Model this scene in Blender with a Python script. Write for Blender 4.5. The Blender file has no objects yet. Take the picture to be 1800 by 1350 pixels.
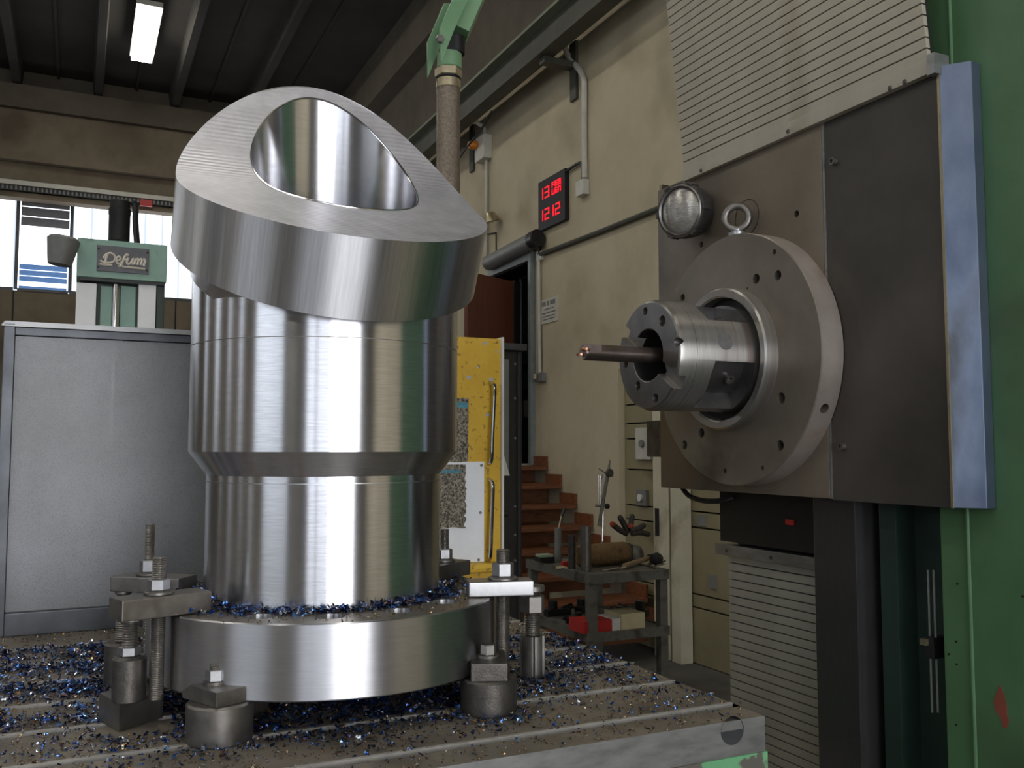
import bpy, bmesh, math, random
from mathutils import Vector, Matrix
PI = math.pi
R = math.radians
SC = bpy.context.scene
COL = SC.collection
random.seed(7)

# ---------------------------------------------------------------- camera
FPX, YAW, PITCH = 1609.4, R(25.35), R(4.01)
EYE = Vector((0, 0, 1.62))
cam_d = bpy.data.cameras.new('camera')
cam_d.sensor_width = 36
cam_d.lens = FPX / 1800 * 36
cam_d.clip_end = 100
cam = bpy.data.objects.new('camera', cam_d)
COL.objects.link(cam)
cam.location = EYE
cam.rotation_euler = (R(90) + PITCH, 0, -YAW)
SC.camera = cam

# ---------------------------------------------------------------- world, exposure
W = bpy.data.worlds.new('world')
SC.world = W
W.use_nodes = True
W.node_tree.nodes['Background'].inputs[0].default_value = (.75, .87, 1, 1)
W.node_tree.nodes['Background'].inputs[1].default_value = 1.0
SC.view_settings.view_transform = 'Standard'
SC.view_settings.look = 'None'
SC.view_settings.exposure = 0
SC.view_settings.gamma = 1
SC.view_settings.use_curve_mapping = False
SC.cycles.use_denoising = True
SC.cycles.max_bounces = 8
SC.cycles.sample_clamp_indirect = 6
WIN_BACK, WIN_REAR, WIN_LEFT = 1.9, 8.5, 2.0     # daylight on the glass-channel windows
LAMP = 19.0                                         # fluorescent tubes

# ---------------------------------------------------------------- pixel -> world (surveying the photograph)
_f = Vector((math.sin(YAW) * math.cos(PITCH), math.cos(YAW) * math.cos(PITCH), math.sin(PITCH)))
_r = Vector((math.cos(YAW), -math.sin(YAW), 0))
_u = _r.cross(_f)
def at(px, py, X=None, Y=None, Z=None):
    d = _f + _r * ((px - 900) / FPX) - _u * ((py - 675) / FPX)
    if X is not None: t = (X - EYE.x) / d.x
    elif Y is not None: t = (Y - EYE.y) / d.y
    else: t = (Z - EYE.z) / d.z
    return EYE + d * t

# ---------------------------------------------------------------- materials
def lin(c):
    def g(v):
        v /= 255
        return v / 12.92 if v <= .04045 else ((v + .055) / 1.055) ** 2.4
    return (g(c[0]), g(c[1]), g(c[2]), 1)

MATS = {}
def mat(name, c1, c2=None, scale=8, rough=.5, metal=0, rvar=.0, bump=0, bscale=80, aniso=0, axis='Z', stretch=(1, 1, 1),
        emit=0, lo=.35, hi=.65, detail=6, c3=None, s3=3, lo3=.55, hi3=.7, spec=.5, arot=.25, coat=0):
    if name in MATS: return MATS[name]
    m = bpy.data.materials.new(name)
    m.use_nodes = True
    nt = m.node_tree
    N, L = nt.nodes, nt.links
    b = N['Principled BSDF']
    b.inputs['Roughness'].default_value = rough
    b.inputs['Metallic'].default_value = metal
    b.inputs['Specular IOR Level'].default_value = spec
    b.inputs['Coat Weight'].default_value = coat
    tc = N.new('ShaderNodeTexCoord')
    mp = N.new('ShaderNodeMapping')
    mp.inputs['Scale'].default_value = stretch
    L.new(tc.outputs['Object'], mp.inputs['Vector'])
    col = None
    if c2 is not None:
        n = N.new('ShaderNodeTexNoise')
        n.inputs['Scale'].default_value = scale
        n.inputs['Detail'].default_value = detail
        n.inputs['Roughness'].default_value = .65
        L.new(mp.outputs[0], n.inputs['Vector'])
        cr = N.new('ShaderNodeValToRGB')
        cr.color_ramp.elements[0].position = lo
        cr.color_ramp.elements[1].position = hi
        cr.color_ramp.elements[0].color = lin(c1)
        cr.color_ramp.elements[1].color = lin(c2)
        L.new(n.outputs['Fac'], cr.inputs[0])
        col = cr.outputs[0]
        if rvar:
            mr = N.new('ShaderNodeMapRange')
            mr.inputs['From Min'].default_value = .3
            mr.inputs['From Max'].default_value = .7
            mr.inputs['To Min'].default_value = rough - rvar
            mr.inputs['To Max'].default_value = rough + rvar
            L.new(n.outputs['Fac'], mr.inputs[0])
            L.new(mr.outputs[0], b.inputs['Roughness'])
        if c3 is not None:
            n3 = N.new('ShaderNodeTexNoise')
            n3.inputs['Scale'].default_value = s3
            n3.inputs['Detail'].default_value = 8
            L.new(mp.outputs[0], n3.inputs['Vector'])
            r3 = N.new('ShaderNodeMapRange')
            r3.inputs['From Min'].default_value = lo3
            r3.inputs['From Max'].default_value = hi3
            L.new(n3.outputs['Fac'], r3.inputs[0])
            mx = N.new('ShaderNodeMix')
            mx.data_type = 'RGBA'
            L.new(r3.outputs[0], mx.inputs['Factor'])
            L.new(col, mx.inputs[6])
            mx.inputs[7].default_value = lin(c3)
            col = mx.outputs[2]
        L.new(col, b.inputs['Base Color'])
    else:
        b.inputs['Base Color'].default_value = lin(c1)
    if bump:
        nb = N.new('ShaderNodeTexNoise')
        nb.inputs['Scale'].default_value = bscale
        nb.inputs['Detail'].default_value = 4
        L.new(mp.outputs[0], nb.inputs['Vector'])
        bp = N.new('ShaderNodeBump')
        bp.inputs['Strength'].default_value = bump
        bp.inputs['Distance'].default_value = .004
        L.new(nb.outputs['Fac'], bp.inputs['Height'])
        L.new(bp.outputs[0], b.inputs['Normal'])
    if aniso:
        tg = N.new('ShaderNodeTangent')
        tg.direction_type = 'RADIAL'
        tg.axis = axis
        b.inputs['Anisotropic'].default_value = aniso
        b.inputs['Anisotropic Rotation'].default_value = arot
        L.new(tg.outputs[0], b.inputs['Tangent'])
    if emit:
        b.inputs['Emission Color'].default_value = lin(c1)
        if col is not None: L.new(col, b.inputs['Emission Color'])
        b.inputs['Emission Strength'].default_value = emit
    MATS[name] = m
    return m

CONC = mat('concrete', (112, 100, 84), (128, 116, 98), 2.2, .9, bump=.3, bscale=30, c3=(92, 82, 68), s3=1.1)
CONC_D = mat('dark shade concrete', (84, 76, 66), (100, 92, 80), 1.5, .9, bump=.3, bscale=25)  # dark tone; on the upper right wall it paints in shade
CEIL = mat('dark ceiling concrete', (52, 48, 46), (64, 60, 56), 1.2, .9)  # dark grey brown with a faint mottle
PLASTER = mat('cream wall plaster', (178, 166, 140), (188, 177, 152), 1.6, .85, bump=.35, bscale=28, c3=(156, 144, 120), s3=1.3, lo3=.5, hi3=.75)
FLOORM = mat('workshop floor', (88, 86, 82), (106, 102, 96), 3, .7, c3=(60, 56, 52), s3=1.2)
DARKM = mat('black painted steel', (24, 24, 26), (34, 34, 36), 14, .4)
BLACK = mat('matt black', (14, 14, 15), None, rough=.6)
HOLE = mat('dark bore', (16, 15, 15), None, rough=.6)
GREEN = mat('machine green enamel', (70, 104, 70), (82, 116, 82), 5, .42, c3=(66, 88, 62), s3=2.2, bump=.06, bscale=160)
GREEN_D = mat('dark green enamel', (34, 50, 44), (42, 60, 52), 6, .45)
GREEN_P = mat('pale green enamel', (138, 172, 158), (152, 186, 172), 7, .45, c3=(112, 138, 126), s3=5, lo3=.6, hi3=.75)
GREEN_ARM = mat('green arm enamel', (98, 134, 98), (110, 146, 110), 6, .42)
GREEN_T = mat('peeling green paint', (98, 158, 112), (110, 168, 122), 9, .55, c3=(92, 88, 82), s3=16, lo3=.54, hi3=.57)
RED_LEAD = mat('bare red primer', (118, 58, 46), (132, 70, 56), 20, .6)
STEEL = mat('turned steel', (200, 200, 204), (214, 214, 218), 30, .25, 1, aniso=.93, axis='Z', stretch=(1, 1, 22), lo=.4, hi=.6)
STEEL_F = mat('turned flange rim steel', (190, 190, 194), (200, 200, 204), 26, .33, 1, aniso=.9, axis='Z', stretch=(1, 1, 18))
STEEL_B = mat('bored steel', (206, 206, 210), (220, 220, 224), 30, .2, 1, aniso=.7, axis='Z', stretch=(1, 1, 20))
STEEL_M = mat('milled bright steel', (190, 190, 194), (214, 214, 218), 22, .3, 1, rvar=.05)
STEEL_DUST = mat('dusty milled steel', (138, 132, 124), (158, 150, 142), 40, .42, .8, rvar=.06)
TABLE = mat('grimy table iron', (122, 113, 102), (142, 133, 121), 14, .5, .3, rvar=.08, c3=(104, 94, 82), s3=5, bump=.1, bscale=240)
TSLOT = mat('bright slot edge', (170, 166, 160), (188, 184, 178), 30, .42, .3)
TSIDE = mat('scraped table side', (128, 128, 128), (150, 150, 150), 18, .42, .7, rvar=.08, stretch=(1, 1, 3))
CLAMP = mat('clamp steel', (112, 108, 104), (134, 130, 126), 34, .4, .85, rvar=.08)
CLAMP_L = mat('pale clamp steel', (150, 150, 152), (172, 172, 174), 40, .36, .85, rvar=.06)
CLAMP_D = mat('dark forged steel', (84, 80, 76), (102, 98, 94), 60, .45, .8, bump=.12, bscale=300)
THREAD = mat('threaded rod steel', (122, 118, 114), (146, 142, 138), 60, .36, .9)
NUTM = mat('bright nut steel', (150, 150, 152), (170, 170, 172), 30, .42, .9)
PLATE = mat('oiled brown iron', (104, 94, 82), (120, 109, 95), 4, .44, .4, rvar=.07, c3=(82, 74, 66), s3=2.5)
PLATE_D = mat('dark oiled iron', (68, 64, 61), (82, 77, 72), 3.5, .42, .45, rvar=.06, c3=(92, 86, 82), s3=2)
DISC = mat('face plate iron', (116, 108, 98), (134, 126, 115), 5, .4, .5, rvar=.05, c3=(90, 82, 73), s3=4)
DISC_R = mat('face plate rim', (150, 140, 132), (170, 160, 152), 8, .34, .5, aniso=.6, axis='X', c3=(138, 104, 88), s3=5, lo3=.55, hi3=.72)
SNOUT = mat('spindle steel', (160, 156, 152), (176, 172, 168), 12, .33, .85, aniso=.7, axis='X', stretch=(18, 1, 1), c3=(140, 128, 120), s3=1.2)
SNOUT_F = mat('spindle nose steel', (112, 110, 110), (136, 134, 134), 12, .34, .9)
CORE = mat('bright shaft steel', (232, 232, 234), (196, 192, 184), 26, .3, .45)
BITM = mat('browned tool steel', (112, 98, 92), (134, 120, 114), 20, .32, .9, aniso=.5, axis='X')
CARB = mat('brazed carbide', (172, 120, 96), (196, 150, 126), 40, .35, .9)
BLUE = mat('slide bar with sky reflection', (104, 116, 140), (132, 144, 166), 6, .34, .8, rvar=.07, c3=(96, 100, 108), s3=7, stretch=(1, 1, .5))  # the blue is reflected sky, put into the bar's colour
SLAT = mat('aluminium slat', (176, 168, 152), (190, 182, 166), 7, .42, .3, rvar=.06, c3=(138, 126, 104), s3=7, lo3=.55, hi3=.72)
SLAT_L = mat('lower aluminium slat', (158, 157, 150), (172, 171, 164), 7, .42, .4, rvar=.06)
WAY = mat('ground guide way', (96, 94, 96), (108, 106, 108), 30, .24, .8, stretch=(1, 8, .6))
SHEET = mat('scuffed translucent guard sheet', (112, 112, 112), (132, 134, 137), 2, .42, .3, c3=(92, 92, 92), s3=420, lo3=.5, hi3=.8)
def see_through(m, fac):
    N, L = m.node_tree.nodes, m.node_tree.links
    t = N.new('ShaderNodeBsdfTransparent'); x = N.new('ShaderNodeMixShader')
    x.inputs[0].default_value = fac
    L.new(N['Principled BSDF'].outputs[0], x.inputs[1]); L.new(t.outputs[0], x.inputs[2]); L.new(x.outputs[0], N['Material Output'].inputs[0])
see_through(SHEET, .2)
RIM = mat('dark guard rim', (66, 68, 72), (84, 86, 90), 10, .4, .6)
YELLOW = mat('worn yellow enamel', (202, 160, 44), (216, 176, 58), 9, .5, c3=(128, 100, 44), s3=60, lo3=.6, hi3=.68)
PLATE_W = mat('bright bare sheet', (226, 229, 234), (236, 239, 243), 5, .5, 0)
CHIPPED = mat('bare chipped patch', (170, 166, 162), (188, 184, 180), 40, .5, .3)
GRIT = mat('gritty metal deposit', (70, 66, 58), (168, 160, 144), 160, .6, .4, bump=.9, bscale=200, lo=.4, hi=.62, detail=3)
TEAL = mat('teal stain', (60, 120, 140), (90, 150, 166), 90, .6)
CHROME = mat('chrome', (200, 198, 196), None, rough=.18, metal=1)
WOOD_D = mat('reddish door veneer', (86, 46, 32), (104, 58, 40), 5, .42, stretch=(14, 14, .8))
WOOD_S = mat('varnished stair timber', (104, 62, 40), (126, 78, 50), 6, .4, stretch=(1.5, 8, 8), c3=(78, 46, 30), s3=4)
FRAME = mat('blue grey door frame', (110, 118, 118), (128, 134, 132), 8, .55)
PIPE = mat('pale grey conduit', (176, 172, 162), (190, 186, 176), 9, .5)
BOXW = mat('pale junction box', (186, 184, 174), (198, 196, 186), 9, .5)
CABLE = mat('black cable', (24, 24, 24), None, rough=.5)
ORANGE = mat('amber lamp', (196, 116, 30), None, rough=.3)
RED = mat('red plastic', (176, 40, 36), None, rough=.45)
LED = mat('red led', (235, 24, 44), None, emit=1.1)
CRANE = mat('crane beam grey green', (58, 58, 50), (74, 73, 63), 4, .55)
CRANE_E = mat('lit crane flange edge', (112, 118, 98), (126, 130, 110), 4, .55)  # lighter copy of the beam tone, painting light on the top flange
HOSE = mat('braided steel hose', (118, 106, 94), (150, 138, 124), 150, .35, .85, bump=.8, bscale=420)
BRASS = mat('dull fitting metal', (158, 146, 120), (178, 166, 140), 20, .35, .8)
PANELC = mat('yellowed door panel', (132, 123, 94), (144, 135, 106), 2.5, .6, c3=(108, 98, 72), s3=2)
CREAMP = mat('cream door post', (188, 182, 158), (200, 194, 172), 5, .55, c3=(150, 142, 120), s3=3)
GREYP = mat('grey plastic', (112, 112, 110), (124, 124, 122), 9, .5)
LAMPG = mat('ribbed lamp glass', (150, 146, 140), (186, 182, 176), 60, .16, .55, stretch=(1, 1, 6), bump=.3, bscale=60)
LAMPB = mat('lamp housing', (64, 62, 60), (88, 86, 84), 30, .45, .6)
CARTM = mat('greasy cart steel', (92, 92, 86), (110, 108, 100), 16, .5, .2, c3=(62, 56, 50), s3=9)
RAG = mat('oily brown cloth roll', (98, 76, 48), (122, 96, 62), 30, .8, bump=.6, bscale=60, c3=(66, 50, 34), s3=14)
GLOVE = mat('dark rubber glove', (44, 40, 40), (58, 52, 50), 30, .6)
GLOVE_R = mat('red glove knit', (150, 52, 36), (168, 66, 46), 50, .8)
WOODH = mat('worn wooden handle', (128, 108, 84), (148, 128, 100), 18, .6)
PAPER_G = mat('pale green paper', (150, 168, 140), None, rough=.7)
PAPER_Y = mat('cream carton', (186, 176, 140), (196, 186, 150), 20, .7)
WHITE = mat('white label', (210, 208, 204), None, rough=.6)
BLUEBLIND = mat('blue blind slat', (96, 140, 205), (110, 154, 215), 6, .5, emit=.35)  # faint emission stands in for daylight coming through the blind
GREYBLIND = mat('grey blind slat', (128, 128, 134), (140, 140, 146), 6, .6)
GREYWALL = mat('blue grey office wall', (120, 126, 136), (130, 136, 146), 3, .7)
PANE_B = mat('daylit channel glass', (236, 244, 255), (250, 252, 255), 1.2, .4, emit=WIN_BACK)
PANE_R = mat('daylit rear glass', (244, 248, 255), (255, 255, 255), .7, .4, emit=WIN_REAR)
PANE_S = mat('daylit frosted rear glass', (232, 240, 255), (244, 248, 255), .7, .4, emit=WIN_REAR * .3)
PANE_L = mat('daylit side glass', (226, 238, 255), (244, 250, 255), .7, .4, emit=WIN_LEFT)
TUBE = mat('fluorescent diffuser', (255, 252, 240), None, emit=LAMP)
FAR_WAY = mat('far way reflected white', (246, 246, 248), (252, 252, 254), 5, .4, 0)  # white stands for light reflected off the ways, put into the colour
NAMEP = mat('grey nameplate', (88, 88, 92), (98, 98, 102), 20, .45, .4)
LETTER = mat('cast pale letter', (236, 228, 214), None, rough=.4, metal=.3)

# chips: one colour per chip, heat tinted
def chip_mat(name, stops):
    m = bpy.data.materials.new(name)
    m.use_nodes = True
    N, L = m.node_tree.nodes, m.node_tree.links
    b = N['Principled BSDF']
    g = N.new('ShaderNodeNewGeometry')
    cr = N.new('ShaderNodeValToRGB')
    cr.color_ramp.interpolation = 'CONSTANT'
    e = cr.color_ramp.elements
    while len(e) < len(stops): e.new(.5)
    for k, (p, c) in enumerate(stops):
        e[k].position = p
        e[k].color = lin(c)
    L.new(g.outputs['Random Per Island'], cr.inputs[0])
    L.new(cr.outputs[0], b.inputs['Base Color'])
    b.inputs['Metallic'].default_value = .9
    b.inputs['Roughness'].default_value = .2
    return m
CHIP = chip_mat('heat tinted chips', [(0, (48, 66, 108)), (.26, (70, 108, 176)), (.44, (58, 58, 78)), (.56, (104, 140, 190)), (.7, (84, 72, 108)), (.78, (112, 94, 84)), (.84, (190, 196, 206)), (.96, (180, 140, 100))])
CHIP_G = chip_mat('golden grit', [(0, (128, 108, 82)), (.4, (160, 142, 112)), (.7, (96, 82, 70)), (.85, (190, 180, 160))])

# ---------------------------------------------------------------- mesh helpers
def nb(): return bmesh.new()
def box(bm, x0, x1, y0, y1, z0, z1, M=None):
    v = [bm.verts.new(p) for p in ((x0, y0, z0), (x1, y0, z0), (x1, y1, z0), (x0, y1, z0), (x0, y0, z1), (x1, y0, z1), (x1, y1, z1), (x0, y1, z1))]
    for q in ((3, 2, 1, 0), (4, 5, 6, 7), (0, 1, 5, 4), (1, 2, 6, 5), (2, 3, 7, 6), (3, 0, 4, 7)):
        bm.faces.new([v[i] for i in q])
    if M is not None: bmesh.ops.transform(bm, matrix=M, verts=v)
    return bm
def frame_of(a):
    a = Vector(a).normalized()
    t = Vector((0, 0, 1)) if abs(a.z) < .9 else Vector((1, 0, 0))
    x = t.cross(a).normalized()
    return x, a.cross(x), a
def lathe(bm, prof, c=(0, 0, 0), axis=(0, 0, 1), n=48, cap=True, a0=0.0):
    """prof: list of (radius, height along axis)."""
    x, y, a = frame_of(axis)
    c = Vector(c)
    rings = []
    for r, h in prof:
        if r < 1e-6: rings.append([bm.verts.new(c + a * h)])
        else: rings.append([bm.verts.new(c + a * h + (x * math.cos(a0 + 2 * PI * k / n) + y * math.sin(a0 + 2 * PI * k / n)) * r) for k in range(n)])
    for p, q in zip(rings, rings[1:]):
        for k in range(n):
            j = (k + 1) % n
            if len(p) == 1 and len(q) == 1: continue
            if len(p) == 1: bm.faces.new((p[0], q[j], q[k]))
            elif len(q) == 1: bm.faces.new((p[k], p[j], q[0]))
            else: bm.faces.new((p[k], p[j], q[j], q[k]))
    if cap:
        if len(rings[0]) > 1: bm.faces.new(rings[0][::-1])
        if len(rings[-1]) > 1: bm.faces.new(rings[-1])
    return bm
def cyl(bm, r, p0, p1, n=24, a0=0.0, ch=0):
    p0, p1 = Vector(p0), Vector(p1)
    L = (p1 - p0).length
    pr = [(r, 0), (r, L)] if not ch else [(r - ch, 0), (r, ch), (r, L - ch), (r - ch, L)]
    return lathe(bm, pr, p0, p1 - p0, n, True, a0)
def hexn(bm, r, p0, p1, a0=0.0): return cyl(bm, r, p0, p1, 6, a0, r * .08)
def tube(bm, pts, r, n=10, cap=True):
    pts = [Vector(p) for p in pts]
    prev = None
    px = None
    rings = []
    for i, p in enumerate(pts):
        d = (pts[min(i + 1, len(pts) - 1)] - pts[max(i - 1, 0)]).normalized()
        if px is None: px, py, _ = frame_of(d)
        else:
            px = (px - d * px.dot(d)).normalized()
            py = d.cross(px)
        rings.append([bm.verts.new(p + (px * math.cos(2 * PI * k / n) + py * math.sin(2 * PI * k / n)) * r) for k in range(n)])
    for a, b in zip(rings, rings[1:]):
        for k in range(n):
            j = (k + 1) % n
            bm.faces.new((a[k], a[j], b[j], b[k]))
    if cap:
        bm.faces.new(rings[0][::-1])
        bm.faces.new(rings[-1])
    return bm
def smooth_pts(pts, k=6):
    pts = [Vector(p) for p in pts]
    out = []
    for i in range(len(pts) - 1):
        p0, p1, p2, p3 = pts[max(i - 1, 0)], pts[i], pts[i + 1], pts[min(i + 2, len(pts) - 1)]
        for s in range(k):
            t = s / k
            out.append(.5 * ((2 * p1) + (p2 - p0) * t + (2 * p0 - 5 * p1 + 4 * p2 - p3) * t * t + (3 * p1 - p0 - 3 * p2 + p3) * t ** 3))
    out.append(pts[-1])
    return out
def prism(bm, poly, h, M):
    """poly in local xy, extruded 0..h along local z."""
    lo = [bm.verts.new(M @ Vector((x, y, 0))) for x, y in poly]
    hi = [bm.verts.new(M @ Vector((x, y, h))) for x, y in poly]
    bm.faces.new(lo[::-1])
    bm.faces.new(hi)
    n = len(poly)
    for k in range(n):
        j = (k + 1) % n
        bm.faces.new((lo[k], lo[j], hi[j], hi[k]))
    return bm
def thread(bm, r, p0, p1, n=16, pitch=.003):
    p0, p1 = Vector(p0), Vector(p1)
    L = (p1 - p0).length
    k = max(2, int(L / pitch))
    pr = []
    for i in range(k):
        pr += [(r * .9, i * L / k), (r, (i + .5) * L / k)]
    pr.append((r * .9, L))
    return lathe(bm, pr, p0, p1 - p0, n)
def finish(bm, bev=0, sharp=32):
    bmesh.ops.recalc_face_normals(bm, faces=bm.faces[:])
    if bev:
        ed = [e for e in bm.edges if len(e.link_faces) == 2 and e.calc_face_angle(0) > R(40)]
        bmesh.ops.bevel(bm, geom=ed, offset=bev, segments=2, affect='EDGES', profile=.6)
    for f in bm.faces: f.smooth = True
    for e in bm.edges:
        if len(e.link_faces) != 2 or e.calc_face_angle(0) > R(sharp): e.smooth = False

def base_of(o):
    t = Vector((0, 0, 0))
    while o is not None:
        t += o.location
        o = o.parent
    return t
def obj(name, bm, m, parent=None, bev=0, label=None, kind=None, M=None, org=None, sharp=32):
    """link bm as ONE mesh object; vertices are world coordinates (or local ones under matrix M)."""
    finish(bm, bev, sharp)
    me = bpy.data.meshes.new(name)
    pb = base_of(parent) if parent else Vector((0, 0, 0))
    if M is None:
        if org is None:
            vs = [v.co for v in bm.verts]
            lo = Vector([min(v[i] for v in vs) for i in range(3)])
            hi = Vector([max(v[i] for v in vs) for i in range(3)])
            org = Vector(((lo.x + hi.x) / 2, (lo.y + hi.y) / 2, (lo.z + hi.z) / 2))
        org = Vector(org)
        bmesh.ops.translate(bm, vec=-org, verts=bm.verts[:])
        mw = Matrix.Translation(org)
    else: mw = M
    bm.to_mesh(me)
    bm.free()
    for mm in (m if isinstance(m, (list, tuple)) else [m]): me.materials.append(mm)
    o = bpy.data.objects.new(name, me)
    COL.objects.link(o)
    if parent: o.parent = parent
    o.matrix_basis = Matrix.Translation(-pb) @ mw
    if bev:
        wn = o.modifiers.new('wn', 'WEIGHTED_NORMAL')
        wn.keep_sharp = True
    if label: o['label'] = label
    if kind: o['kind'] = kind
    return o
def thing(name, label, cat, loc, group=None):
    o = bpy.data.objects.new(name, None)
    o.empty_display_size = .05
    COL.objects.link(o)
    o.location = loc
    o['label'] = label
    o['category'] = cat
    if group: o['group'] = group
    return o
def tag(o, label, cat, group=None):
    o['label'] = label
    o['category'] = cat
    if group: o['group'] = group
    return o
def share(src, name, loc, parent=None, rot=None):
    o = src.copy()
    o.name = name
    COL.objects.link(o)
    o.location = loc
    if parent: o.parent = parent
    return o
def struct(name, bm, m, parent=None, bev=0, label=None):
    return obj(name, bm, m, parent, bev, label, None if parent else 'structure')
def boolean(o, cutter_bm):
    """cut cutter_bm (world coordinates) out of o, baked into its mesh."""
    bmesh.ops.recalc_face_normals(cutter_bm, faces=cutter_bm.faces[:])
    me = bpy.data.meshes.new('cut')
    cutter_bm.to_mesh(me)
    cutter_bm.free()
    c = bpy.data.objects.new('cut', me)
    COL.objects.link(c)
    md = o.modifiers.new('b', 'BOOLEAN')
    md.operation = 'DIFFERENCE'
    md.object = c
    md.solver = 'EXACT'
    md.use_self = True
    bpy.context.view_layer.update()
    ev = o.evaluated_get(bpy.context.evaluated_depsgraph_get())
    new = bpy.data.meshes.new_from_object(ev)
    o.modifiers.clear()
    old = o.data
    o.data = new
    bpy.data.meshes.remove(old)
    bpy.data.objects.remove(c)
    bpy.data.meshes.remove(me)
    b = bmesh.new()
    b.from_mesh(o.data)
    for f in b.faces: f.smooth = True
    for e in b.edges: e.smooth = len(e.link_faces) == 2 and e.calc_face_angle(0) < R(20)
    b.to_mesh(o.data)
    b.free()
def ybox(bm, Y, px0, py0, px1, py1, depth):
    """box whose front lies in the plane Y, spanning the surveyed rectangle."""
    a, b = at(px0, py0, Y=Y), at(px1, py1, Y=Y)
    c, d = at(px0, py1, Y=Y), at(px1, py0, Y=Y)
    x0, x1 = (a.x + c.x) / 2, (b.x + d.x) / 2
    z0, z1 = (b.z + c.z) / 2, (a.z + d.z) / 2
    return box(bm, x0, x1, Y, Y + depth, z0, z1)
def xbox(bm, X, px0, py0, px1, py1, depth):
    """box on a plane X; px0,py0 is its far top corner, px1,py1 its near bottom corner; grows away from the wall by depth."""
    a, b = at(px0, py0, X=X), at(px1, py1, X=X)
    return box(bm, X - depth, X, b.y, a.y, b.z, a.z)

# ================================================================ THE HALL
XL, XR, YN, YF, ZC = -9.0, 4.2, -7.0, 16.2, 7.62
bm = nb(); box(bm, XL, 8, YN, YF, -.2, 0); struct('floor', bm, FLOORM)
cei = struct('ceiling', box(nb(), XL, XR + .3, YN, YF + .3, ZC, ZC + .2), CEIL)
for k in range(-6, 4):                                   # ribs of the precast roof
    x = -1.03 + 1.17 * k
    b = nb()
    prism(b, [(-.085, 0), (.085, 0), (.055, -.3), (-.055, -.3)], YF - YN, Matrix(((1, 0, 0, x), (0, 0, 1, YN), (0, 1, 0, ZC), (0, 0, 0, 1))))
    obj('ceiling_rib', b, CEIL, cei)
    b = nb(); box(b, x + .56, x + .6, YN, YF, ZC - .04, ZC); obj('ceiling_joint', b, CEIL, cei)

# right wall with the doorway opening and the sectional door bay
dY0, dY1, dZ0, dZ1 = 8.36, 9.32, 1.45, 3.55
eY = at(1087, 700, X=XR).y
b = nb()
box(b, XR, XR + .3, dY1, YF + .3, 0, ZC)
box(b, XR, XR + .3, dY0, dY1, dZ1, ZC)
box(b, XR, XR + .3, dY0, dY1, 0, dZ0)
box(b, XR, XR + .3, eY, dY0, 0, ZC)
box(b, XR, XR + .3, YN, 1.0, 0, ZC)
box(b, XR, XR + .3, 1.0, eY, 2.3, ZC)
wr = struct('wall_right', b, PLASTER)
b = nb(); box(b, XR - .04, XR, YN, YF, 5.95, 6.9); box(b, XR - .3, XR, YN, YF, 6.9, ZC); obj('upper_beam_and_shade', b, CONC_D, wr)  # beam, plus a darker wall band that paints the shade above the crane

# back wall: concrete lintel, ledge, parapet and the band of glass channels
b = nb()
box(b, XL, XR, YF, YF + .3, 5.6, 6.13)
box(b, XL, XR, YF, YF + .3, 0, 4.09)
wb = struct('wall_back', b, CONC)
b = nb(); box(b, XL, XR, YF - .18, YF + .3, 6.13, 6.93); obj('lintel_beam', b, CONC, wb)
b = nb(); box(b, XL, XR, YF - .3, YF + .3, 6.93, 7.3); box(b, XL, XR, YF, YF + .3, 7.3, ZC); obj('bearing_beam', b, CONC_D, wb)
b = nb()
for px in (23,):
    x = at(px, 530, Y=YF).x
    for k in range(-4, 3): box(b, x + k * 2.4 - .012, x + k * 2.4 + .012, YF - .008, YF, 0, 4.09)
obj('panel_joint', b, BLACK, wb)

win = 0
def channel_window(x0, x1, z0, z1, y, pane, name_n, vent=False):
    b = nb()
    box(b, x0, x1, y, y + .06, z0 - .03, z0 + .02); box(b, x0, x1, y, y + .06, z1 - .03, z1 + .02)
    box(b, x0, x0 + .03, y - .01, y + .06, z0, z1)
    w = struct('window_%d' % name_n, b, RIM)
    n = max(1, round((x1 - x0) / .28))
    for k in range(n):
        a, c = x0 + .03 + (x1 - x0 - .03) * k / n, x0 + .03 + (x1 - x0 - .03) * (k + 1) / n
        b = nb(); box(b, a + .016, c - .016, y + .03, y + .05, z0 + .02, z1 - .03)
        obj('pane', b, pane, w)
    return w
xa, xb = at(33, 430, Y=YF).x, at(122, 430, Y=YF).x
zt, zm1, zm2, zb = 5.56, at(80, 400, Y=YF).z, at(80, 466, Y=YF).z, 4.12
channel_window(-4.3, xa - .06, 4.12, 5.6, YF, PANE_B, 1)
channel_window(-8.6, -4.5, 4.12, 5.6, YF, PANE_B, 2)
channel_window(xb + .02, 4.15, 4.12, 5.6, YF, PANE_B, 3)
b = nb()                                               # ventilation window with its blinds
box(b, xa - .05, xa, YF - .02, YF + .06, zb, 5.6); box(b, xb, xb + .02, YF - .02, YF + .06, zb, 5.6)
box(b, xa, xb, YF - .02, YF + .06, zb - .03, zb + .01)
wv = struct('window_4', b, RIM)
b = nb(); box(b, xa, xb, YF + .03, YF + .05, zb, 5.6); obj('pane', b, PANE_B, wv)
for k in range(3):
    h = (5.6 - zm1) / 3
    b = nb(); box(b, xa + .02, xb - .01, YF - .005, YF + .02, zm1 + h * k + .01, zm1 + h * (k + 1) - .01); obj('blind_slat', b, GREYBLIND, wv, label='grey blind slat')
for k in range(4):
    h = (zm2 - zb - .12) / 3
    z = zb + .12 + h * k if k < 3 else zb
    b = nb(); box(b, xa + .02, xb - .02, YF - .005, YF + .02, z + .008, z + (h if k < 3 else .06) - .008); obj('blind_slat', b, BLUEBLIND, wv, label='blue blind slat')
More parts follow.
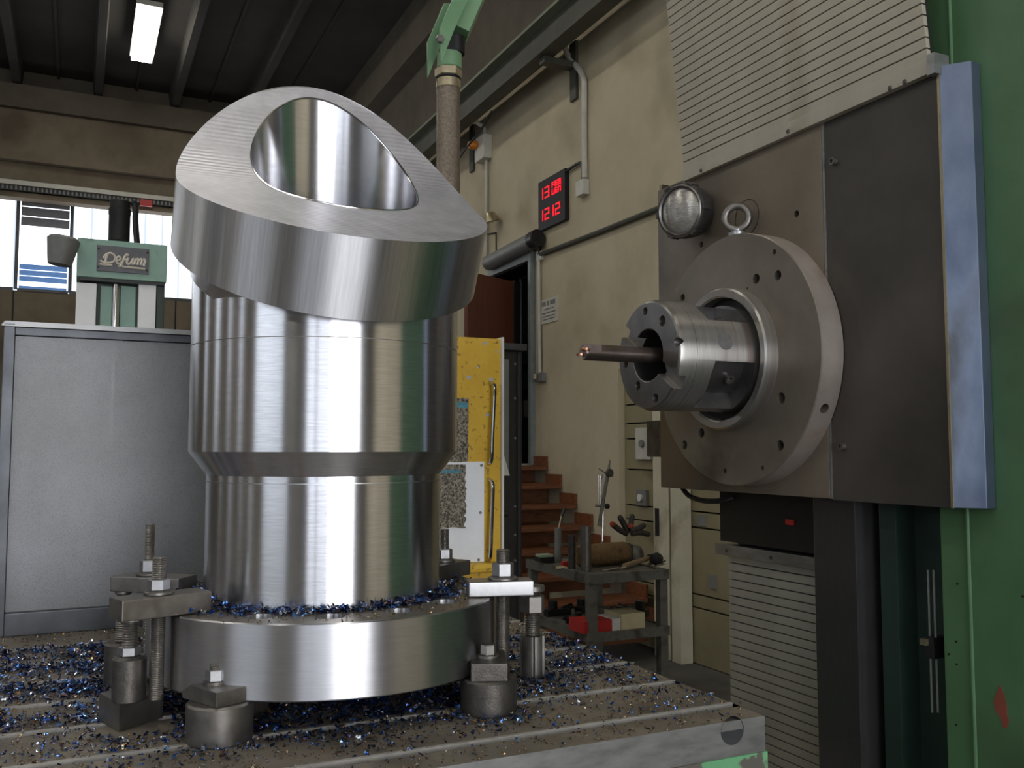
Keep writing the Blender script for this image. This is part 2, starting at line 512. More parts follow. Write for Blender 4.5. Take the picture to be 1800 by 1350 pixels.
# far crane runway along the back wall
b = nb()
y0 = YF - .5
z = at(0, 313, Y=y0).z
box(b, XL, XR - .4, y0, y0 + .12, z - .07, z)
cr = thing('runway_rail', 'pale crane runway rail with dark conductor ladder above the back windows', 'rail', (0, y0, z))
obj('rail_top', b, BOXW, cr)
b = nb(); box(b, XL, XR - .4, y0 + .05, y0 + .3, z - .15, z - .07)
obj('conductor_bar', b, DARKM, cr)
b = nb()
for k in range(90): box(b, -2 + k * .06, -1.975 + k * .06, y0 + .03, y0 + .06, z - .14, z - .08)
obj('ladder_rung', b, GREYP, cr)['kind'] = 'stuff'
b = nb(); box(b, XL, XR - .4, y0 + .1, y0 + .35, z - .24, z - .16); obj('lower_beam', b, CONC, cr)
b = nb(); ybox(b, y0 - .06, 246, 351, 268, 362, .06); tag(obj('warning_box', b, RED, bev=.006), 'small red box fixed on the rail above the back windows', 'box')

# left wall and rear wall (behind the camera) with their glass bands and added left slits
b = nb()
box(b, XL - .3, XL, YN, YF, 0, 1.6); box(b, XL - .3, XL, YN, YF, 5.6, ZC)
box(b, XL - .3, XL, -7, -6.5, 1.6, 5.6); 
for a, c in ((-1.2, 1.0), (1.5, 3.1), (3.5, 5.6), (6.4, 9.5), (10.3, YF)): box(b, XL - .3, XL, a, c, 1.6, 5.6)
for a, c in ((1.0, 1.5), (3.1, 3.5), (5.6, 6.4), (9.5, 10.3)): box(b, XL - .3, XL, a, c, 1.6, 2.4)
struct('wall_left', b, CONC)
def side_window(n, y0, y1, z0=1.6, k=8):
    b = nb(); box(b, XL - .1, XL - .02, y0, y1, z0, z0 + .06); box(b, XL - .1, XL - .02, y0, y1, 5.54, 5.6)
    w = struct('window_%d' % n, b, RIM)
    for i in range(k):
        b = nb(); box(b, XL - .08, XL - .05, y0 + (y1 - y0) * i / k + .03, y0 + (y1 - y0) * (i + 1) / k - .03, z0 + .06, 5.54); obj('pane', b, PANE_L, w)
side_window(5, -6.5, -1.2)
for n_, (a, c) in enumerate(((1.0, 1.5), (3.1, 3.5), (5.6, 6.4), (9.5, 10.3))): side_window(9 + n_, a, c, 2.4, 1)  # unseen slit windows, added to streak the barrel and light the headstock plate
b = nb()
rw = [(-4.6, -3.3), (-3.05, -1.6), (-1.35, 2.2)]
z0r, z1r = .05, 4.4
xs = [XL - .3] + [v for p in rw for v in p] + [XR + .3]
for k in range(0, len(xs), 2): box(b, xs[k], xs[k + 1], YN - .3, YN, 0, ZC)
for p in rw:
    box(b, p[0], p[1], YN - .3, YN, 0, z0r); box(b, p[0], p[1], YN - .3, YN, z1r, ZC)
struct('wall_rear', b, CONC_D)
for k, (x0, x1) in enumerate(rw):
    b = nb(); box(b, x0, x1, YN - .1, YN - .02, z0r, z0r + .06); box(b, x0, x1, YN - .1, YN - .02, z1r - .06, z1r)
    w = struct('window_%d' % (6 + k), b, RIM)
    n = round((x1 - x0) / .58)
    for i in range(n):
        b = nb(); box(b, x0 + (x1 - x0) * i / n + .05, x0 + (x1 - x0) * (i + 1) / n - .05, YN - .08, YN - .05, z0r + .06, z1r - .06)
        obj('pane', b, PANE_R if k == 2 else PANE_S, w)

# fluorescent fittings: one in view, unseen rows added above and behind the camera to light the table
def fitting(lx, y, label):
    ft = thing('ceiling_lamp', label, 'lamp', (lx, y, 7.3), 'fluorescent ceiling fittings')
    b = nb(); box(b, lx - .16, lx + .16, y - .88, y + .88, 7.33, 7.4); obj('housing', b, BOXW, ft)
    b = nb(); box(b, lx - .14, lx + .14, y - .85, y + .85, 7.26, 7.33); obj('diffuser', b, TUBE, ft)
    for yy in (y - .5, y + .6):
        b = nb(); cyl(b, .012, (lx, yy, 7.4), (lx, yy, ZC), 8); obj('hanger', b, DARKM, ft)
fitting(.68, 13.25, 'glowing fluorescent ceiling fitting between the dark roof ribs')
k = 0
for y in (8.6, 4.0, -.6, -5.2):
    for x in (.68, -2.8, -6.3):
        k += 1
        fitting(x, y, 'unseen fluorescent fitting in the %s, %s' % ({.68: 'row nearest the cream wall', -2.8: 'middle roof row', -6.3: 'row along the side windows'}[x],
                {8.6: 'well beyond the yellow door', 4.0: 'just past the yellow door', -.6: 'over the near floor', -5.2: 'by the rear windows'}[y]))

# ================================================================ RIGHT WALL FITTINGS
# near crane runway: beam carried on brackets
cz = 5.48
cb = thing('crane_beam', 'long grey green crane runway beam high on the cream wall', 'beam', (3.9, 8, cz))
b = nb(); box(b, 3.84, 3.86, 0, YF - .1, cz - .17, cz + .1); obj('web', b, CRANE, cb)
b = nb(); box(b, 3.74, 3.96, 0, YF - .1, cz + .1, cz + .13); obj('top_flange', b, CRANE_E, cb)
b = nb(); box(b, 3.78, 3.94, 0, YF - .1, cz - .19, cz - .17); obj('bottom_flange', b, CRANE, cb)
for y in (2.2, 4.6, 7.45, 9.95, 12.4, 14.8):
    b = nb(); box(b, 3.84, XR, y - .05, y + .05, cz - .25, cz - .19); box(b, XR - .03, XR, y - .06, y + .06, cz - .55, cz + .02)
    obj('bracket', b, CRANE, cb, .004)

# calendar clock
tl, br = at(946, 322, X=XR - .05), at(993, 388, X=XR - .05)
cy0, cy1, c0, c1 = br.y, tl.y, at(947, 407, X=XR - .05).z, at(946, 322, X=XR - .05).z
ck = thing('wall_clock', 'black digital calendar clock with glowing red figures on the cream wall', 'clock', (XR, (cy0 + cy1) / 2, c0))
b = nb(); box(b, XR - .05, XR - .002, cy0, cy1, c0, c1); obj('case', b, BLACK, ck, .004)
def seg_pt(u, v): return (cy1 - u * (cy1 - cy0), c1 - v * (c1 - c0))           # u to the right, v down, both 0..1
SEG = {'0': 'abcdef', '1': 'bc', '2': 'abged', '3': 'abgcd', 'F': 'afge', 'E': 'afged', 'B': 'abcdefg', 'V': 'fbecd', 'N': 'efabc'}
def glyph(bm, ch, u0, v0, w, h, t):
    P = {'a': (0, 0, 1, 0), 'g': (0, .5, 1, .5), 'd': (0, 1, 1, 1), 'f': (0, 0, 0, .5), 'b': (1, 0, 1, .5), 'e': (0, .5, 0, 1), 'c': (1, .5, 1, 1)}
    for s in SEG[ch]:
        a = P[s]
        y0, z0 = seg_pt(u0 + a[0] * w, v0 + a[1] * h)
        y1, z1 = seg_pt(u0 + a[2] * w, v0 + a[3] * h)
        box(bm, XR - .056, XR - .05, min(y0, y1) - t, max(y0, y1) + t, min(z0, z1) - t, max(z0, z1) + t)
def word(name, s, u, v, w, h, gap, t=.007):
    b = nb()
    for k, ch in enumerate(s): glyph(b, ch, u + k * gap, v, w, h, t)
    obj(name, b, LED, ck)
def figures(name, u, v):
    b = nb()
    for k, ch in enumerate(name[1]): glyph(b, ch, u + (-.17 if k == 0 else .06), v, .14, .2, .0065)
    obj(name[0], b, LED, ck)
figures(('day_figure', '13'), .22, .18)
figures(('hour_figure', '12'), .22, .62)
figures(('minute_figure', '12'), .62, .62)
word('month_text', 'FEB', .55, .16, .075, .09, .115, .0048)
word('weekday_text', 'VEN', .55, .3, .075, .09, .115, .0048)
# conduits and boxes
def wbox(px0, py0, px1, py1, dep):
    a, c = at(px0, py0, X=XR - dep), at(px1, py1, X=XR - dep)
    return box(nb(), XR - dep, XR - .001, c.y, a.y, c.z, a.z)
def wp(px, py, dx=.03): return at(px, py, X=XR - dx)
b = nb(); tube(b, smooth_pts([wp(990, 62, .3), wp(991, 78, .2), wp(1000, 100), wp(1018, 122), wp(1026, 140), wp(1027, 160), wp(1027, 230), wp(1028, 313)], 4), .028, 10)
tag(obj('conduit', b, PIPE), 'thick grey conduit dropping from the crane beam to a junction box', 'pipe')
b = wbox(1011, 320, 1025, 340, .07); tag(obj('junction_box', b, BOXW, bev=.012), 'pale junction box under the thick conduit right of the clock', 'box')
b = nb(); tube(b, smooth_pts([wp(990, 305), wp(1010, 291), wp(1021, 286), wp(1024, 292), wp(1024, 316)], 4), .014, 8)
tag(obj('cable', b, CABLE), 'thin cable arching from the black clock to the junction box', 'cable')
al = thing('alarm_box', 'pale wall box with amber lamp beside the braided hose', 'alarm', wp(848, 262, 0))
b = wbox(834, 246, 850, 276, .11); obj('case', b, BOXW, al, .012)
p = wp(838, 255, .11); b = nb(); lathe(b, [(.05, 0), (.055, .04), (.04, .1), (0, .12)], p, (-1, .1, -.1), 16); obj('amber_lamp', b, ORANGE, al)
b = nb(); tube(b, [wp(855, 276), wp(854, 440), wp(853, 470)], .02, 8); tag(obj('conduit', b, PIPE), 'thin pale conduit running down from the alarm box', 'pipe')
b = nb(); tube(b, smooth_pts([wp(832, 200, .3), wp(838, 215, .2), wp(850, 224, .1), wp(853, 236, .05)], 4), .022, 8); tag(obj('conduit', b, PIPE), 'short bent conduit joining crane beam and alarm box', 'pipe')
b = nb(); tube(b, [wp(865, 195, .25), wp(846, 228, .3), wp(818, 262, .3), wp(800, 290, .3)], .012, 8); tag(obj('brace_rod', b, DARKM), 'thin dark diagonal rod between beam bracket and braided hose', 'rod')
# bell
bl = thing('bell', 'small dark alarm bell on an arm beside the steel workpiece', 'bell', wp(862, 390, 0))
p = wp(862, 385, .12); b = nb(); lathe(b, [(.0, .08), (.06, .07), (.085, .02), (.1, -.03), (.0, -.03)], p, (-.3, 0, 1), 18); obj('gong', b, BRASS, bl)
b = nb(); tube(b, [wp(872, 380, 0), wp(866, 378, .1), p], .018, 8); obj('arm', b, DARKM, bl)
b = nb(); tube(b, [wp(855, 412, .01), wp(872, 409, .01), wp(872, 440, .01)], .008, 6); tag(obj('cable', b, CABLE), 'thin dark wire stapled to the wall below the bell', 'cable')
# strip lamp over the door
sl = thing('strip_lamp', 'unlit grey tubular strip lamp above the doorway', 'lamp', wp(898, 440, 0))
b = nb(); cyl(b, .085, wp(858, 463, .1), wp(940, 421, .1), 20, 0, .02); obj('tube', b, GREYP, sl)
b = nb(); cyl(b, .09, wp(936, 423, .1), wp(946, 418, .1), 20, 0, .01); obj('end_cap', b, DARKM, sl)
b = nb(); tube(b, smooth_pts([wp(946, 419, .1), wp(951, 430, .06), wp(949, 440, .04), wp(947, 447, .03)], 4), .012, 8); obj('flex', b, CABLE, sl)
b = nb(); tube(b, [wp(950, 447), wp(1060, 405), wp(1147, 370), wp(1300, 311)], .022, 8); tag(obj('conduit', b, CRANE), 'long dark conduit running along the wall from strip lamp to machine', 'pipe')
b = wbox(942, 443, 950, 456, .04); tag(obj('junction_box', b, BOXW, bev=.008), 'tiny pale junction box at the top corner of the door frame', 'box')
b = nb(); tube(b, [wp(947, 455), wp(948, 560), wp(949, 655)], .018, 8); tag(obj('conduit', b, PIPE), 'thin grey conduit beside the right jamb of the doorway', 'pipe')
sw = thing('light_switch', 'small brown light switch box below the door conduit', 'switch', wp(947, 668, 0))
b = wbox(938, 657, 953, 670, .05); obj('case', b, GREYP, sw, .006)
b = nb(); a_ = wp(941, 662, .075); box(b, a_.x - .012, a_.x, a_.y - .02, a_.y + .02, a_.z - .025, a_.z + .025); obj('rocker', b, PAPER_Y, sw)
nt_ = thing('wall_notice', 'pale metal notice plate with faded print right of the doorway', 'sign', wp(966, 553, 0))
tl, br = wp(953, 539, 0), wp(981, 567, 0)
b = nb(); box(b, XR - .012, XR, br.y, tl.y, br.z + .02, tl.z + .06); obj('plate', b, BOXW, nt_)
b = nb()
for k, (u0, u1, v0, v1) in enumerate([(.06, .3, .1, .28), (.4, .5, .1, .28), (.6, .9, .1, .28), (.2, .8, .4, .44), (.08, .28, .55, .62), (.36, .9, .55, .6), (.1, .85, .7, .74), (.15, .9, .82, .86)]):
    W_, H_ = tl.y - br.y, tl.z - br.z + .04
    box(b, XR - .015, XR - .012, tl.y - u1 * W_, tl.y - u0 * W_, tl.z + .06 - v1 * H_, tl.z + .06 - v0 * H_)
obj('faded_print', b, GREYP, nt_)

# doorway: frame, leaf, room behind
b = nb()
box(b, XR - .06, XR + .34, dY0 - .06, dY0, dZ0, dZ1 + .1)
box(b, XR - .06, XR + .34, dY1, dY1 + .08, dZ0, dZ1 + .1)
box(b, XR - .06, XR + .34, dY0, dY1, dZ1, dZ1 + .1)
df = struct('trim_1', b, FRAME, bev=.005)
b = nb()
box(b, 7.0, 7.1, 7.6, 11, 1.2, 4.2); box(b, XR + .3, 7.1, 10.9, 11, 1.2, 4.2); box(b, XR + .3, 7.1, 7.6, 7.7, 1.2, 4.2); box(b, XR + .3, 7.1, 7.6, 11, 4.2, 4.3)
struct('wall_office', b, GREYWALL)
b = nb(); box(b, XR + .3, 7.1, 7.6, 11, 1.25, 1.449); struct('floor_office', b, FLOORM)
sh = thing('office_shelf', 'dark shelf rack seen through the narrow open doorway', 'shelf', (5.4, 10.4, 1.45))
for z in (1.6, 1.95, 2.3, 2.6): b = nb(); box(b, 4.7, 6.6, 9.9, 10.5, z, z + .04); obj('shelf_board', b, DARKM, sh)
for x in (4.7, 5.6, 6.56): b = nb(); box(b, x, x + .05, 9.92, 10.48, 1.45, 2.75); obj('upright', b, DARKM, sh)
for x in (4.9, 5.2, 5.8): b = nb(); box(b, x, x + .22, 10.0, 10.3, 1.99, 2.2); tag(obj('file_box', b, WHITE if x < 5 else DARKM), {4.9: 'white file box on the dark office shelf', 5.2: 'first dark file box on the office shelf', 5.8: 'second dark file box on the office shelf'}[x], 'box', 'boxes on the office shelf')
# wooden leaf standing open
Yd = 8.62
h1 = Vector((4.13, Yd)); dirv = Vector((-.9, -.44)).normalized()
M = Matrix(((dirv.x, -dirv.y, 0, h1.x), (dirv.y, dirv.x, 0, h1.y), (0, 0, 1, 0), (0, 0, 0, 1)))
b = nb(); box(b, .1, .82, 0, .045, 1.46, at(870, 489, Y=8.45).z, M)
dl = struct('door_1', b, WOOD_D, bev=.003)
b = nb(); box(b, 0, .1, -.01, .06, 1.46, at(905, 494, Y=8.55).z, M); obj('stile', b, DARKM, dl)
b = nb(); lathe(b, [(.02, 0), (.02, .05), (.035, .06), (.035, .09), (0, .1)], M @ Vector((.76, .045, 2.45)), M.to_3x3() @ Vector((0, 1, 0)), 14); obj('door_handle', b, CHROME, dl)

# timber stairs up to the doorway
st = thing('timber_stair', 'varnished timber stair climbing along the cream wall to the doorway', 'stairs', (3.7, 7.5, 0))
for k in range(9):
    z = 1.44 - .17 * k
    y = 8.33 - .29 * k
    if k == 8: break
    b = nb(); box(b, 3.2, XR - .02, y - .32, y, z - .035, z); obj('tread', b, WOOD_S, st, .006)
    b = nb(); box(b, 3.24, XR - .02, y - .03, y - .005, z - .17, z - .035); obj('riser', b, WOOD_S, st)
    b = nb(); box(b, XR - .028, XR - .003, y - .3, y, z, z + .1); obj('skirting_block', b, WOOD_S, st)
b = nb(); box(b, 3.24, XR - .03, 8.0, 8.32, .0, 1.28); box(b, 3.24, XR - .03, 8.36, 9.3, 0, 1.44); obj('carcase', b, WOOD_S, st)

# sectional industrial door in the right wall
sd = struct('door_2', box(nb(), XR + .1, XR + .14, 1.0, eY, 0, 2.3), HOLE)
z = 0
hs = [.42, .1, .5, .12, .3, .26, .13, .16, .31]
for k, h in enumerate(hs):
    b = nb(); box(b, XR + .06, XR + .1, 1.0, eY, z + .006, z + h - .006); obj('door_panel', b, PANELC, sd, .004); z += h
def post(px0, px1, dx, name, m):
    a, c = at(px0, 800, X=XR - dx), at(px1, 800, X=XR - dx)
    b = nb(); box(b, XR - dx, XR + .05, c.y, a.y, 0, 2.3)
    return obj(name, b, m, sd, .006)
post(1147, 1173, .06, 'door_stile', CREAMP)
post(1177, 1193, .06, 'door_stile', CREAMP)
post(1173, 1177, .04, 'stile_gap', HOLE)
a, c = at(1152, 893, X=XR - .06), at(1159, 942, X=XR - .06)
b = nb(); box(b, XR - .066, XR - .06, c.y, a.y, c.z, a.z); obj('handle_slot', b, BLACK, sd)
for q, m in (((1120, 752, 1146, 808), BOXW), ((1121, 860, 1139, 890), GREYP)):
    a, c = at(q[0], q[1], X=XR + .05), at(q[2], q[3], X=XR + .05)
    s = thing('power_socket', 'pale blank socket plate on the yellowed door panel' if m is BOXW else 'grey socket box with white dial on the yellowed panel', 'socket', (XR + .06, (a.y + c.y) / 2, c.z))
    b = nb(); box(b, XR + .03, XR + .06, c.y, a.y, c.z, a.z); obj('plate', b, m, s, .006)
    b = nb(); cyl(b, .03, (XR + .03, (a.y + c.y) / 2, (a.z + c.z) / 2), (XR + .01, (a.y + c.y) / 2, (a.z + c.z) / 2), 16); obj('dial', b, GREYP if m is BOXW else WHITE, s)
for q in ((1225, 905, 1240, 925), (1246, 1010, 1258, 1036)):
    a, c = at(q[0], q[1], X=XR + .05), at(q[2], q[3], X=XR + .05)
    b = nb(); box(b, XR + .045, XR + .06, c.y, a.y, c.z, a.z); obj('bolt_plate', b, GREYP, sd)

# ================================================================ DISTANT VERTICAL MACHINE WITH NAMEPLATE
YM = 8.0
dm = thing('vertical_lathe', 'pale green vertical lathe with cast nameplate under the back windows', 'machine', (at(215, 560, Y=YM).x, YM + .4, 0))
def yb(name, q, dep, m, off=0, bev=.006, label=None, par=None):
    b = nb(); ybox(b, YM + off, *q, dep); return obj(name, b, m, par or dm, bev, label)
hb = yb('head_box', (135, 424, 294, 491), .6, GREEN_P, 0, .012)
b = nb()                                                # housing underside lip
ybox(b, YM + .03, 140, 484, 290, 497, .5); obj('lip', b, DARKM, dm)
np_ = yb('nameplate', (170, 434, 262, 479), .02, NAMEP, -.02, .003)
yb('way', (132, 497, 168, 640), .1, FAR_WAY, .06)
yb('way', (242, 497, 273, 640), .1, FAR_WAY, .06)
yb('side_wall', (274, 497, 288, 640), .5, GREEN_D, .08)
yb('recess_panel', (168, 497, 242, 640), .03, GREEN_D, .16)
yb('recess_panel', (175, 503, 196, 640), .03, GREEN_P, .12)
yb('recess_panel', (210, 503, 237, 640), .03, GREEN_P, .12)
b = nb(); p = at(204, 500, Y=YM + .1); cyl(b, .03, p, (p.x, p.y, 1.2), 14); obj('lead_screw', b, CHROME, dm)
b = nb(); x0, x1 = at(138, 600, Y=YM).x, at(285, 600, Y=YM).x; box(b, x0, x1, YM + .17, YM + .8, 0, at(200, 495, Y=YM).z); obj('column', b, GREEN_D, dm, .01)
pm = at(209, 424, Y=YM + .25); hm = at(209, 352, Y=YM + .25).z - pm.z; rm = (at(229, 400, Y=YM + .25) - at(191, 400, Y=YM + .25)).length / 2
b = nb(); lathe(b, [(rm, 0), (rm, hm * .62), (rm * 1.04, hm * .64), (rm * 1.04, hm * .78), (rm * .96, hm * .8), (rm * .96, hm * .96), (rm * .8, hm), (0, hm)], pm, (0, 0, 1), 28); obj('motor', b, BLACK, dm)
b = nb(); tube(b, smooth_pts([at(232, 356, Y=YM + .25), at(238, 362, Y=YM + .25), at(238, 390, Y=YM + .25), at(241, 428, Y=YM + .25)], 4), .025, 8); obj('motor_cable', b, DARKM, dm)
# lamp on its left
lh = nb(); p0, p1 = at(112, 422, Y=YM - .1), at(110, 463, Y=YM - .1)
lathe(lh, [(.0, .03), (.1, .02), (.12, 0), (.115, -.03), (.1, -.12), (.085, -.2), (0, -.215)], p0, (.12, 0, 1), 20); obj('lamp_head', lh, GREYP, dm)
b = nb(); tube(b, [at(125, 428, Y=YM - .08), at(137, 434, Y=YM)], .012, 6); obj('lamp_arm', b, DARKM, dm)
# cast script lettering: strokes on the plate, u right 0..1, v down 0..1
pa, pb_ = at(170, 434, Y=YM - .02), at(262, 479, Y=YM - .02)
def np(u, v): return Vector((pa.x + (pb_.x - pa.x) * u, YM - .026, pa.z + (pb_.z - pa.z) * v))
strokes = {
    'letter_d': [[(.2, .34), (.18, .5), (.16, .7), (.13, .72)], [(.13, .5), (.18, .32), (.26, .24), (.33, .32), (.35, .48), (.31, .64), (.22, .7), (.1, .66), (.08, .6)]],
    'letter_e': [[(.38, .56), (.43, .53), (.45, .44), (.42, .37), (.38, .44), (.37, .58), (.4, .7), (.45, .68), (.48, .6)]],
    'letter_f': [[(.48, .5), (.6, .46)], [(.6, .3), (.57, .24), (.53, .34), (.49, .62), (.45, .82), (.41, .8)]],
    'letter_u': [[(.6, .4), (.57, .6), (.6, .7), (.65, .6), (.69, .4), (.67, .6), (.69, .7)]],
    'letter_m': [[(.71, .7), (.74, .4)], [(.73, .5), (.78, .4), (.79, .5), (.77, .7)], [(.79, .5), (.84, .4), (.86, .48), (.83, .7)], [(.85, .5), (.9, .4), (.92, .5), (.89, .68), (.92, .7)]],
    'underline': [[(.06, .8), (.3, .8)], [(.48, .83), (.92, .86)]],
}
for nme, ss in strokes.items():
    b = nb()
    for s in ss: tube(b, smooth_pts([np(*q) for q in s], 4) if len(s) > 2 else [np(*q) for q in s], .0095, 6)
    obj(nme, b, LETTER, np_)
b = nb()
for u, v in ((.04, .08), (.96, .08), (.04, .92), (.96, .92)): cyl(b, .008, np(u, v), np(u, v) + Vector((0, -.006, 0)), 8)
obj('rivet', b, BLACK, np_)

# ================================================================ STEEL GUARD BEHIND THE TABLE (LEFT)
ZT = 1.215
YG = 2.275
gx0, gx1 = -.153, .40
gz1 = 1.893
sg = thing('splash_guard', 'large scuffed grey guard panel in a dark rim behind the table', 'guard', ((gx0 + gx1) / 2, YG, ZT))
b = nb(); box(b, gx0 + .022, gx1 - .022, YG + .012, YG + .03, ZT + .05, gz1 - .025); obj('sheet', b, SHEET, sg, .001)
b = nb(); box(b, gx0, gx0 + .022, YG, YG + .4, ZT, gz1); obj('side_rim', b, RIM, sg, .002)
b = nb(); box(b, gx1 - .022, gx1, YG, YG + .4, ZT, gz1); obj('side_rim', b, RIM, sg, .002)
b = nb(); box(b, gx0 + .022, gx1 - .022, YG + .004, YG + .4, gz1 - .024, gz1 - .006); obj('top_rim', b, RIM, sg, .002)
b = nb()
for k in range(4): box(b, gx0 - .004 + k * .001, gx1, YG - .006 + .012 * k, YG + .42, gz1 - .006 + .004 * k, gz1 - .0025 + .004 * k)
obj('top_sheet', b, TSIDE, sg)
b = nb(); box(b, gx0 + .022, gx1 - .022, YG - .004, YG + .4, ZT, ZT + .05); obj('bottom_rail', b, RIM, sg, .003)
b = nb(); box(b, gx0 - .001, gx0 + .03, YG + .035, YG + .39, ZT + .06, gz1 - .03); box(b, gx1 - .05, gx1 - .02, YG + .035, YG + .39, ZT + .06, gz1 - .03); obj('inner_wall', b, GREEN_D, sg)

# ================================================================ YELLOW GUARD DOOR, DARK CABINET
YY = 3.0
yd = thing('yellow_guard', 'worn yellow machine door with two chrome pull handles behind the workpiece', 'door', (at(780, 900, Y=YY).x, YY, 0))
xr_ = at(880, 800, Y=YY).x
xl_ = xr_ - .55
zt_ = at(850, 594, Y=YY).z
b = nb(); box(b, xl_, xr_, YY, YY + .03, .1, zt_); obj('door_leaf', b, YELLOW, yd, .004)
b = nb(); box(b, xr_, xr_ + .008, YY - .012, YY + .035, .1, zt_ + .005); obj('edge_strip', b, WHITE, yd)
b = nb(); box(b, xl_, xr_, YY - .05, YY, at(840, 1004, Y=YY).z, at(840, 988, Y=YY).z); obj('bottom_lip', b, YELLOW, yd, .012)
b = nb(); ybox(b, YY - .006, 740, 812, 851, 990, .006); pw = obj('bare_plate', b, PLATE_W, yd, label='bright bare metal plate')
for q in ((846, 818), (844, 901), (841, 984)):
    p = at(*q, Y=YY - .006); b = nb(); cyl(b, .005, p, p + Vector((0, -.004, 0)), 8); obj('screw', b, GREYP, pw)
def ragged(px0, py0, px1, py1, yy, dep, amp, seed):
    r_ = random.Random(seed)
    a, c = at(px0, py0, Y=yy), at(px1, py1, Y=yy)
    pts = [(a.x, a.z)]
    n = 26
    right = [(c.x + r_.uniform(-amp, amp) * (.3 + k / n), a.z + (c.z - a.z) * k / n) for k in range(n + 1)]
    bot = [(c.x + (a.x - c.x) * k / 10, c.z + r_.uniform(-amp, amp)) for k in range(1, 11)]
    poly = pts + right + bot
    return prism(nb(), poly, dep, Matrix(((1, 0, 0, 0), (0, 0, -1, yy), (0, 1, 0, 0), (0, 0, 0, 1))))
obj('grit_patch', ragged(740, 817, 817, 928, YY - .0065, .006, .006, 3), GRIT, pw, label='ragged patch of caked metal grit')
b = nb(); ybox(b, YY - .014, 740, 826, 810, 832, .003); obj('teal_band', b, TEAL, pw)
obj('grit_patch', ragged(740, 698, 822, 812, YY - .0005, .006, .002, 5), GRIT, yd, label='strip of caked metal grit')
b = nb(); ybox(b, YY - .009, 740, 706, 822, 716, .003); obj('teal_band', b, TEAL, yd)
for q, s in (((824, 663), .011), ((864, 667), .011), ((857, 729), .010), ((852, 603), .009), ((840, 645), .005), ((873, 618), .006)):
    p = at(*q, Y=YY); r_ = random.Random(q[0])
    poly = [(p.x + s * r_.uniform(.7, 1.2) * math.cos(t * PI / 5), p.z + s * .75 * r_.uniform(.6, 1.2) * math.sin(t * PI / 5)) for t in range(10)]
    obj('paint_chip', prism(nb(), poly, .001, Matrix(((1, 0, 0, 0), (0, 0, -1, YY), (0, 1, 0, 0), (0, 0, 0, 1)))), CHIPPED, yd)
for pts in ([(861, 672), (869, 678), (869, 700), (866, 760), (864, 808), (858, 816)], [(858, 842), (866, 850), (866, 880), (864, 930), (862, 978), (856, 986)]):
    P = [at(x, y, Y=YY - (.04 if 0 < k < 5 else 0)) for k, (x, y) in enumerate(pts)]
    b = nb(); tube(b, smooth_pts(P, 5), .0068, 10); obj('pull_handle', b, CHROME, yd)
b = nb(); p = at(878, 903, Y=YY); cyl(b, .011, p + Vector((.008, 0, 0)), p + Vector((.03, 0, 0)), 12); obj('door_knob', b, BLACK, yd)

YC = 3.9
ct = thing('steel_cabinet', 'narrow dark steel cabinet with capped top right of the yellow door', 'cabinet', (at(900, 900, Y=YC).x, YC, 0))
x0, x1 = at(884, 700, Y=YC).x, at(917, 700, Y=YC).x
z1 = at(900, 617, Y=YC).z
b = nb(); box(b, x0 - .5, x1, YC, YC + .5, 0, z1); obj('body', b, DARKM, ct, .004)
b = nb(); box(b, x0 - .5, x1 + .01, YC - .04, YC + .5, z1, at(900, 605, Y=YC).z); obj('top_cap', b, RIM, ct, .004)
b = nb(); xx = at(909, 700, Y=YC).x; box(b, xx, xx + .006, YC - .012, YC, .1, z1 - .01); obj('edge_strip', b, RIM, ct)
b = nb(); box(b, at(884, 700, Y=YC).x, at(893, 700, Y=YC).x, YC - .01, YC, at(890, 836, Y=YC).z, at(890, 632, Y=YC).z); obj('light_panel', b, GREYP, ct)
b = nb()
for py in (640, 700, 770, 890, 940, 985): p = at(905, py, Y=YC); cyl(b, .006, p, p + Vector((0, -.004, 0)), 8)
obj('rivet', b, GREYP, ct)
b = nb(); pg = [at(880, 780, Y=YC - .02), at(896, 836, Y=YC - .02), at(872, 836, Y=YC - .02)]
prism(b, [(p.x, p.z) for p in pg], .006, Matrix(((1, 0, 0, 0), (0, 0, -1, YC - .015), (0, 1, 0, 0), (0, 0, 0, 1)))); obj('paper_flap', b, WHITE, ct)

# ================================================================ MACHINE TABLE
X0, X1, Y0, Y1 = -1.6, .955, 1.12, 2.33
slots = [1.196 + .155 * k for k in range(7)]
SW, SD = .019, .022
prof = [(Y0, ZT)]
for s in slots: prof += [(s - SW, ZT), (s - SW, ZT - SD), (s, ZT - SD), (s, ZT)]
prof += [(Y1, ZT), (Y1, ZT - .24), (Y0, ZT - .24)]
tb = thing('machine_table', 'grimy iron machine table with long parallel slots under the workpiece', 'table', ((X0 + X1) / 2, (Y0 + Y1) / 2, 0))
b = nb()
n = len(prof)
lo = [b.verts.new((X0, y, z)) for y, z in prof]
hi = [b.verts.new((X1, y, z)) for y, z in prof]
for k in range(n):
    j = (k + 1) % n
    b.faces.new((lo[k], lo[j], hi[j], hi[k]))
bmesh.ops.triangulate(b, faces=[b.faces.new(lo), b.faces.new(hi[::-1])])
tt = obj('table_top', b, [TABLE, TSLOT, TSIDE], tb)
for f in tt.data.polygons:
    if abs(f.normal.y) > .9: f.material_index = 1 if f.normal.y < 0 and f.center.y + tt.location.y + tb.location.y > Y0 + .01 else 2
    if abs(f.normal.x) > .9: f.material_index = 0
b = nb()
for s in slots: box(b, X0, X1 + .0005, s - .0004, s + .006, ZT - .007, ZT + .0006)
obj('slot_edge', b, TSLOT, tb)
b = nb(); box(b, X0, X1 + .002, Y0 - .0025, Y1, 0.75, ZT - .052); obj('painted_side', b, GREEN_T, tb)
